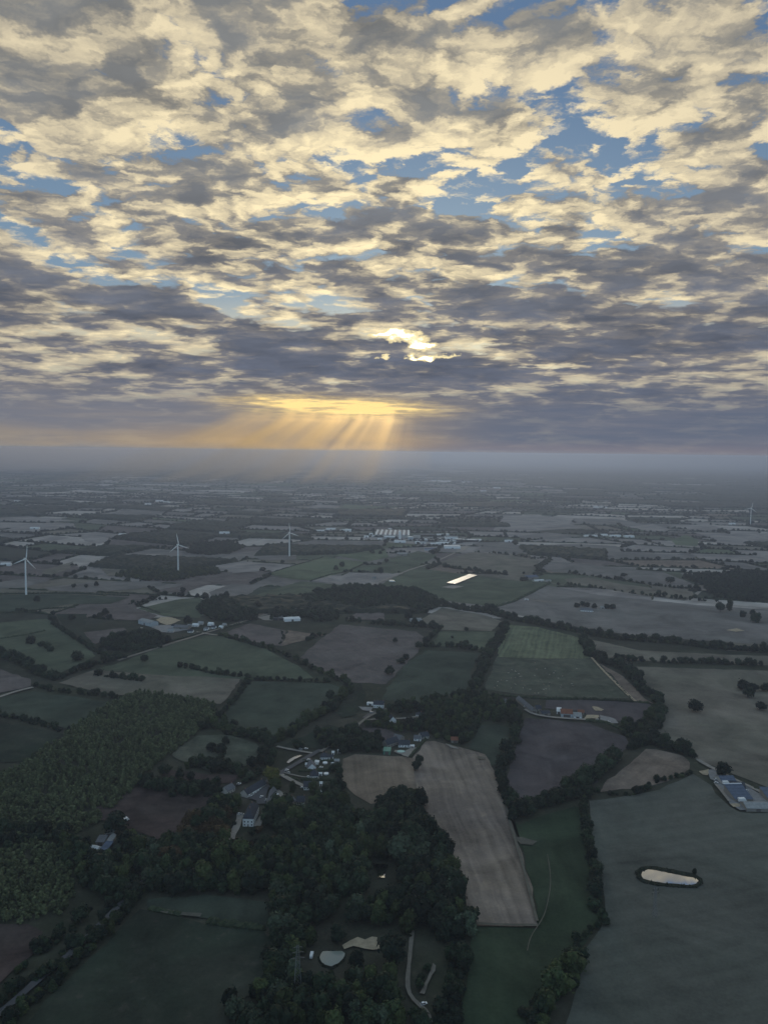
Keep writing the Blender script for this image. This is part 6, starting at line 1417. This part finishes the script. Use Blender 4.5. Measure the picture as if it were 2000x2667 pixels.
def beams():
    """shafts of sunlight under the gap in the cloud, shaped as a denser golden volume. Every point is traced back along the sun's direction to the
    cloud base; how open the gap is there (by bearing a) sets how dense the volume is at that point."""
    dirn = -_sd; A0, A1, D0, D1 = -.21, .045, 15300, 19800
    m = bpy.data.materials.new('sunbeam'); m.use_nodes = True; nt = m.node_tree; nt.nodes.clear(); N = Net(nt)
    out = nt.nodes.new('ShaderNodeOutputMaterial'); v = nt.nodes.new('ShaderNodeVolumePrincipled')
    geo = N.n('ShaderNodeNewGeometry'); P = geo.outputs['Position']; sp = N.n('ShaderNodeSeparateXYZ'); N.put(sp.inputs[0], P)
    k = N.m('DIVIDE', N.m('SUBTRACT', BEAM_TOP, sp.outputs[2]), _sd.z)
    tx = N.m('MULTIPLY_ADD', k, _sd.x, sp.outputs[0]); ty = N.m('MULTIPLY_ADD', k, _sd.y, sp.outputs[1])
    a = N.m('DIVIDE', tx, ty)
    def bump(c, w): return N.m('POWER', 2.718, N.m('MULTIPLY', N.m('POWER', N.m('ABSOLUTE', N.m('DIVIDE', N.m('SUBTRACT', a, c), w)), 2.0), -1.0))
    st = N.noise(N.xyz(N.m('MULTIPLY', a, 40.0), 0.0, 0.0), 1.0, 3, .6)
    fan = N.m('MULTIPLY', N.ramp(a, -.205, -.145), N.ramp(a, .045, -.045))
    f = N.m('MULTIPLY', fan, N.ramp(st, .40, .60, .06, 1.0))
    f = N.m('ADD', N.m('MULTIPLY', f, BEAM_D), N.m('MULTIPLY', N.m('ADD', bump(.007, .0065), N.m('MULTIPLY', bump(-.112, .010), .35)), BEAM_D * .65))
    f = N.m('MULTIPLY', f, N.ramp(sp.outputs[2], 520, 200, 1.0, 2.2)); N.put(v.inputs['Density'], f); v.inputs['Color'].default_value = (1.0, .77, .42, 1); v.inputs['Anisotropy'].default_value = .82  # the light shafts are put into the volume's density and gold colour
    nt.links.new(v.outputs[0], out.inputs['Volume'])
    top = [Vector((q * d, d, BEAM_TOP)) for q, d in ((A0, D0), (A1, D0), (A1, D1), (A0, D1))]
    def lvl(z): return [p + dirn * ((p.z - z) / _sd.z) for p in top]
    for z0, z1, lab in ((2.0, HAZE_TOP - .2, 'foot of the golden sunbeams where they reach the hazy land'), (HAZE_TOP + .2, BEAM_TOP, 'golden sunbeams slanting down from the bright slit in the cloud')):
        mb = MB(); mb.hexa(lvl(z0), lvl(z1))
        tag(mb.build('sunbeams', m), lab, 'sunbeams', kind='stuff')
BEAM_D = 2.1e-4
def haze():
    m = bpy.data.materials.new('haze'); m.use_nodes = True; nt = m.node_tree; nt.nodes.clear()
    out = nt.nodes.new('ShaderNodeOutputMaterial'); v = nt.nodes.new('ShaderNodeVolumePrincipled')
    v.inputs['Color'].default_value = (.60, .73, 1.0, 1); v.inputs['Density'].default_value = HAZE_D; v.inputs['Anisotropy'].default_value = .50
    nt.links.new(v.outputs[0], out.inputs['Volume'])
    mb = MB(); mb.box(-61000, -2000, -1.0, 61000, 91000, HAZE_TOP)
    tag(mb.build('haze', m), 'thin bluish haze lying over the whole countryside', 'haze', kind='stuff')
USE_BEAMS = True
if USE_BEAMS: beams()
rain()
haze()
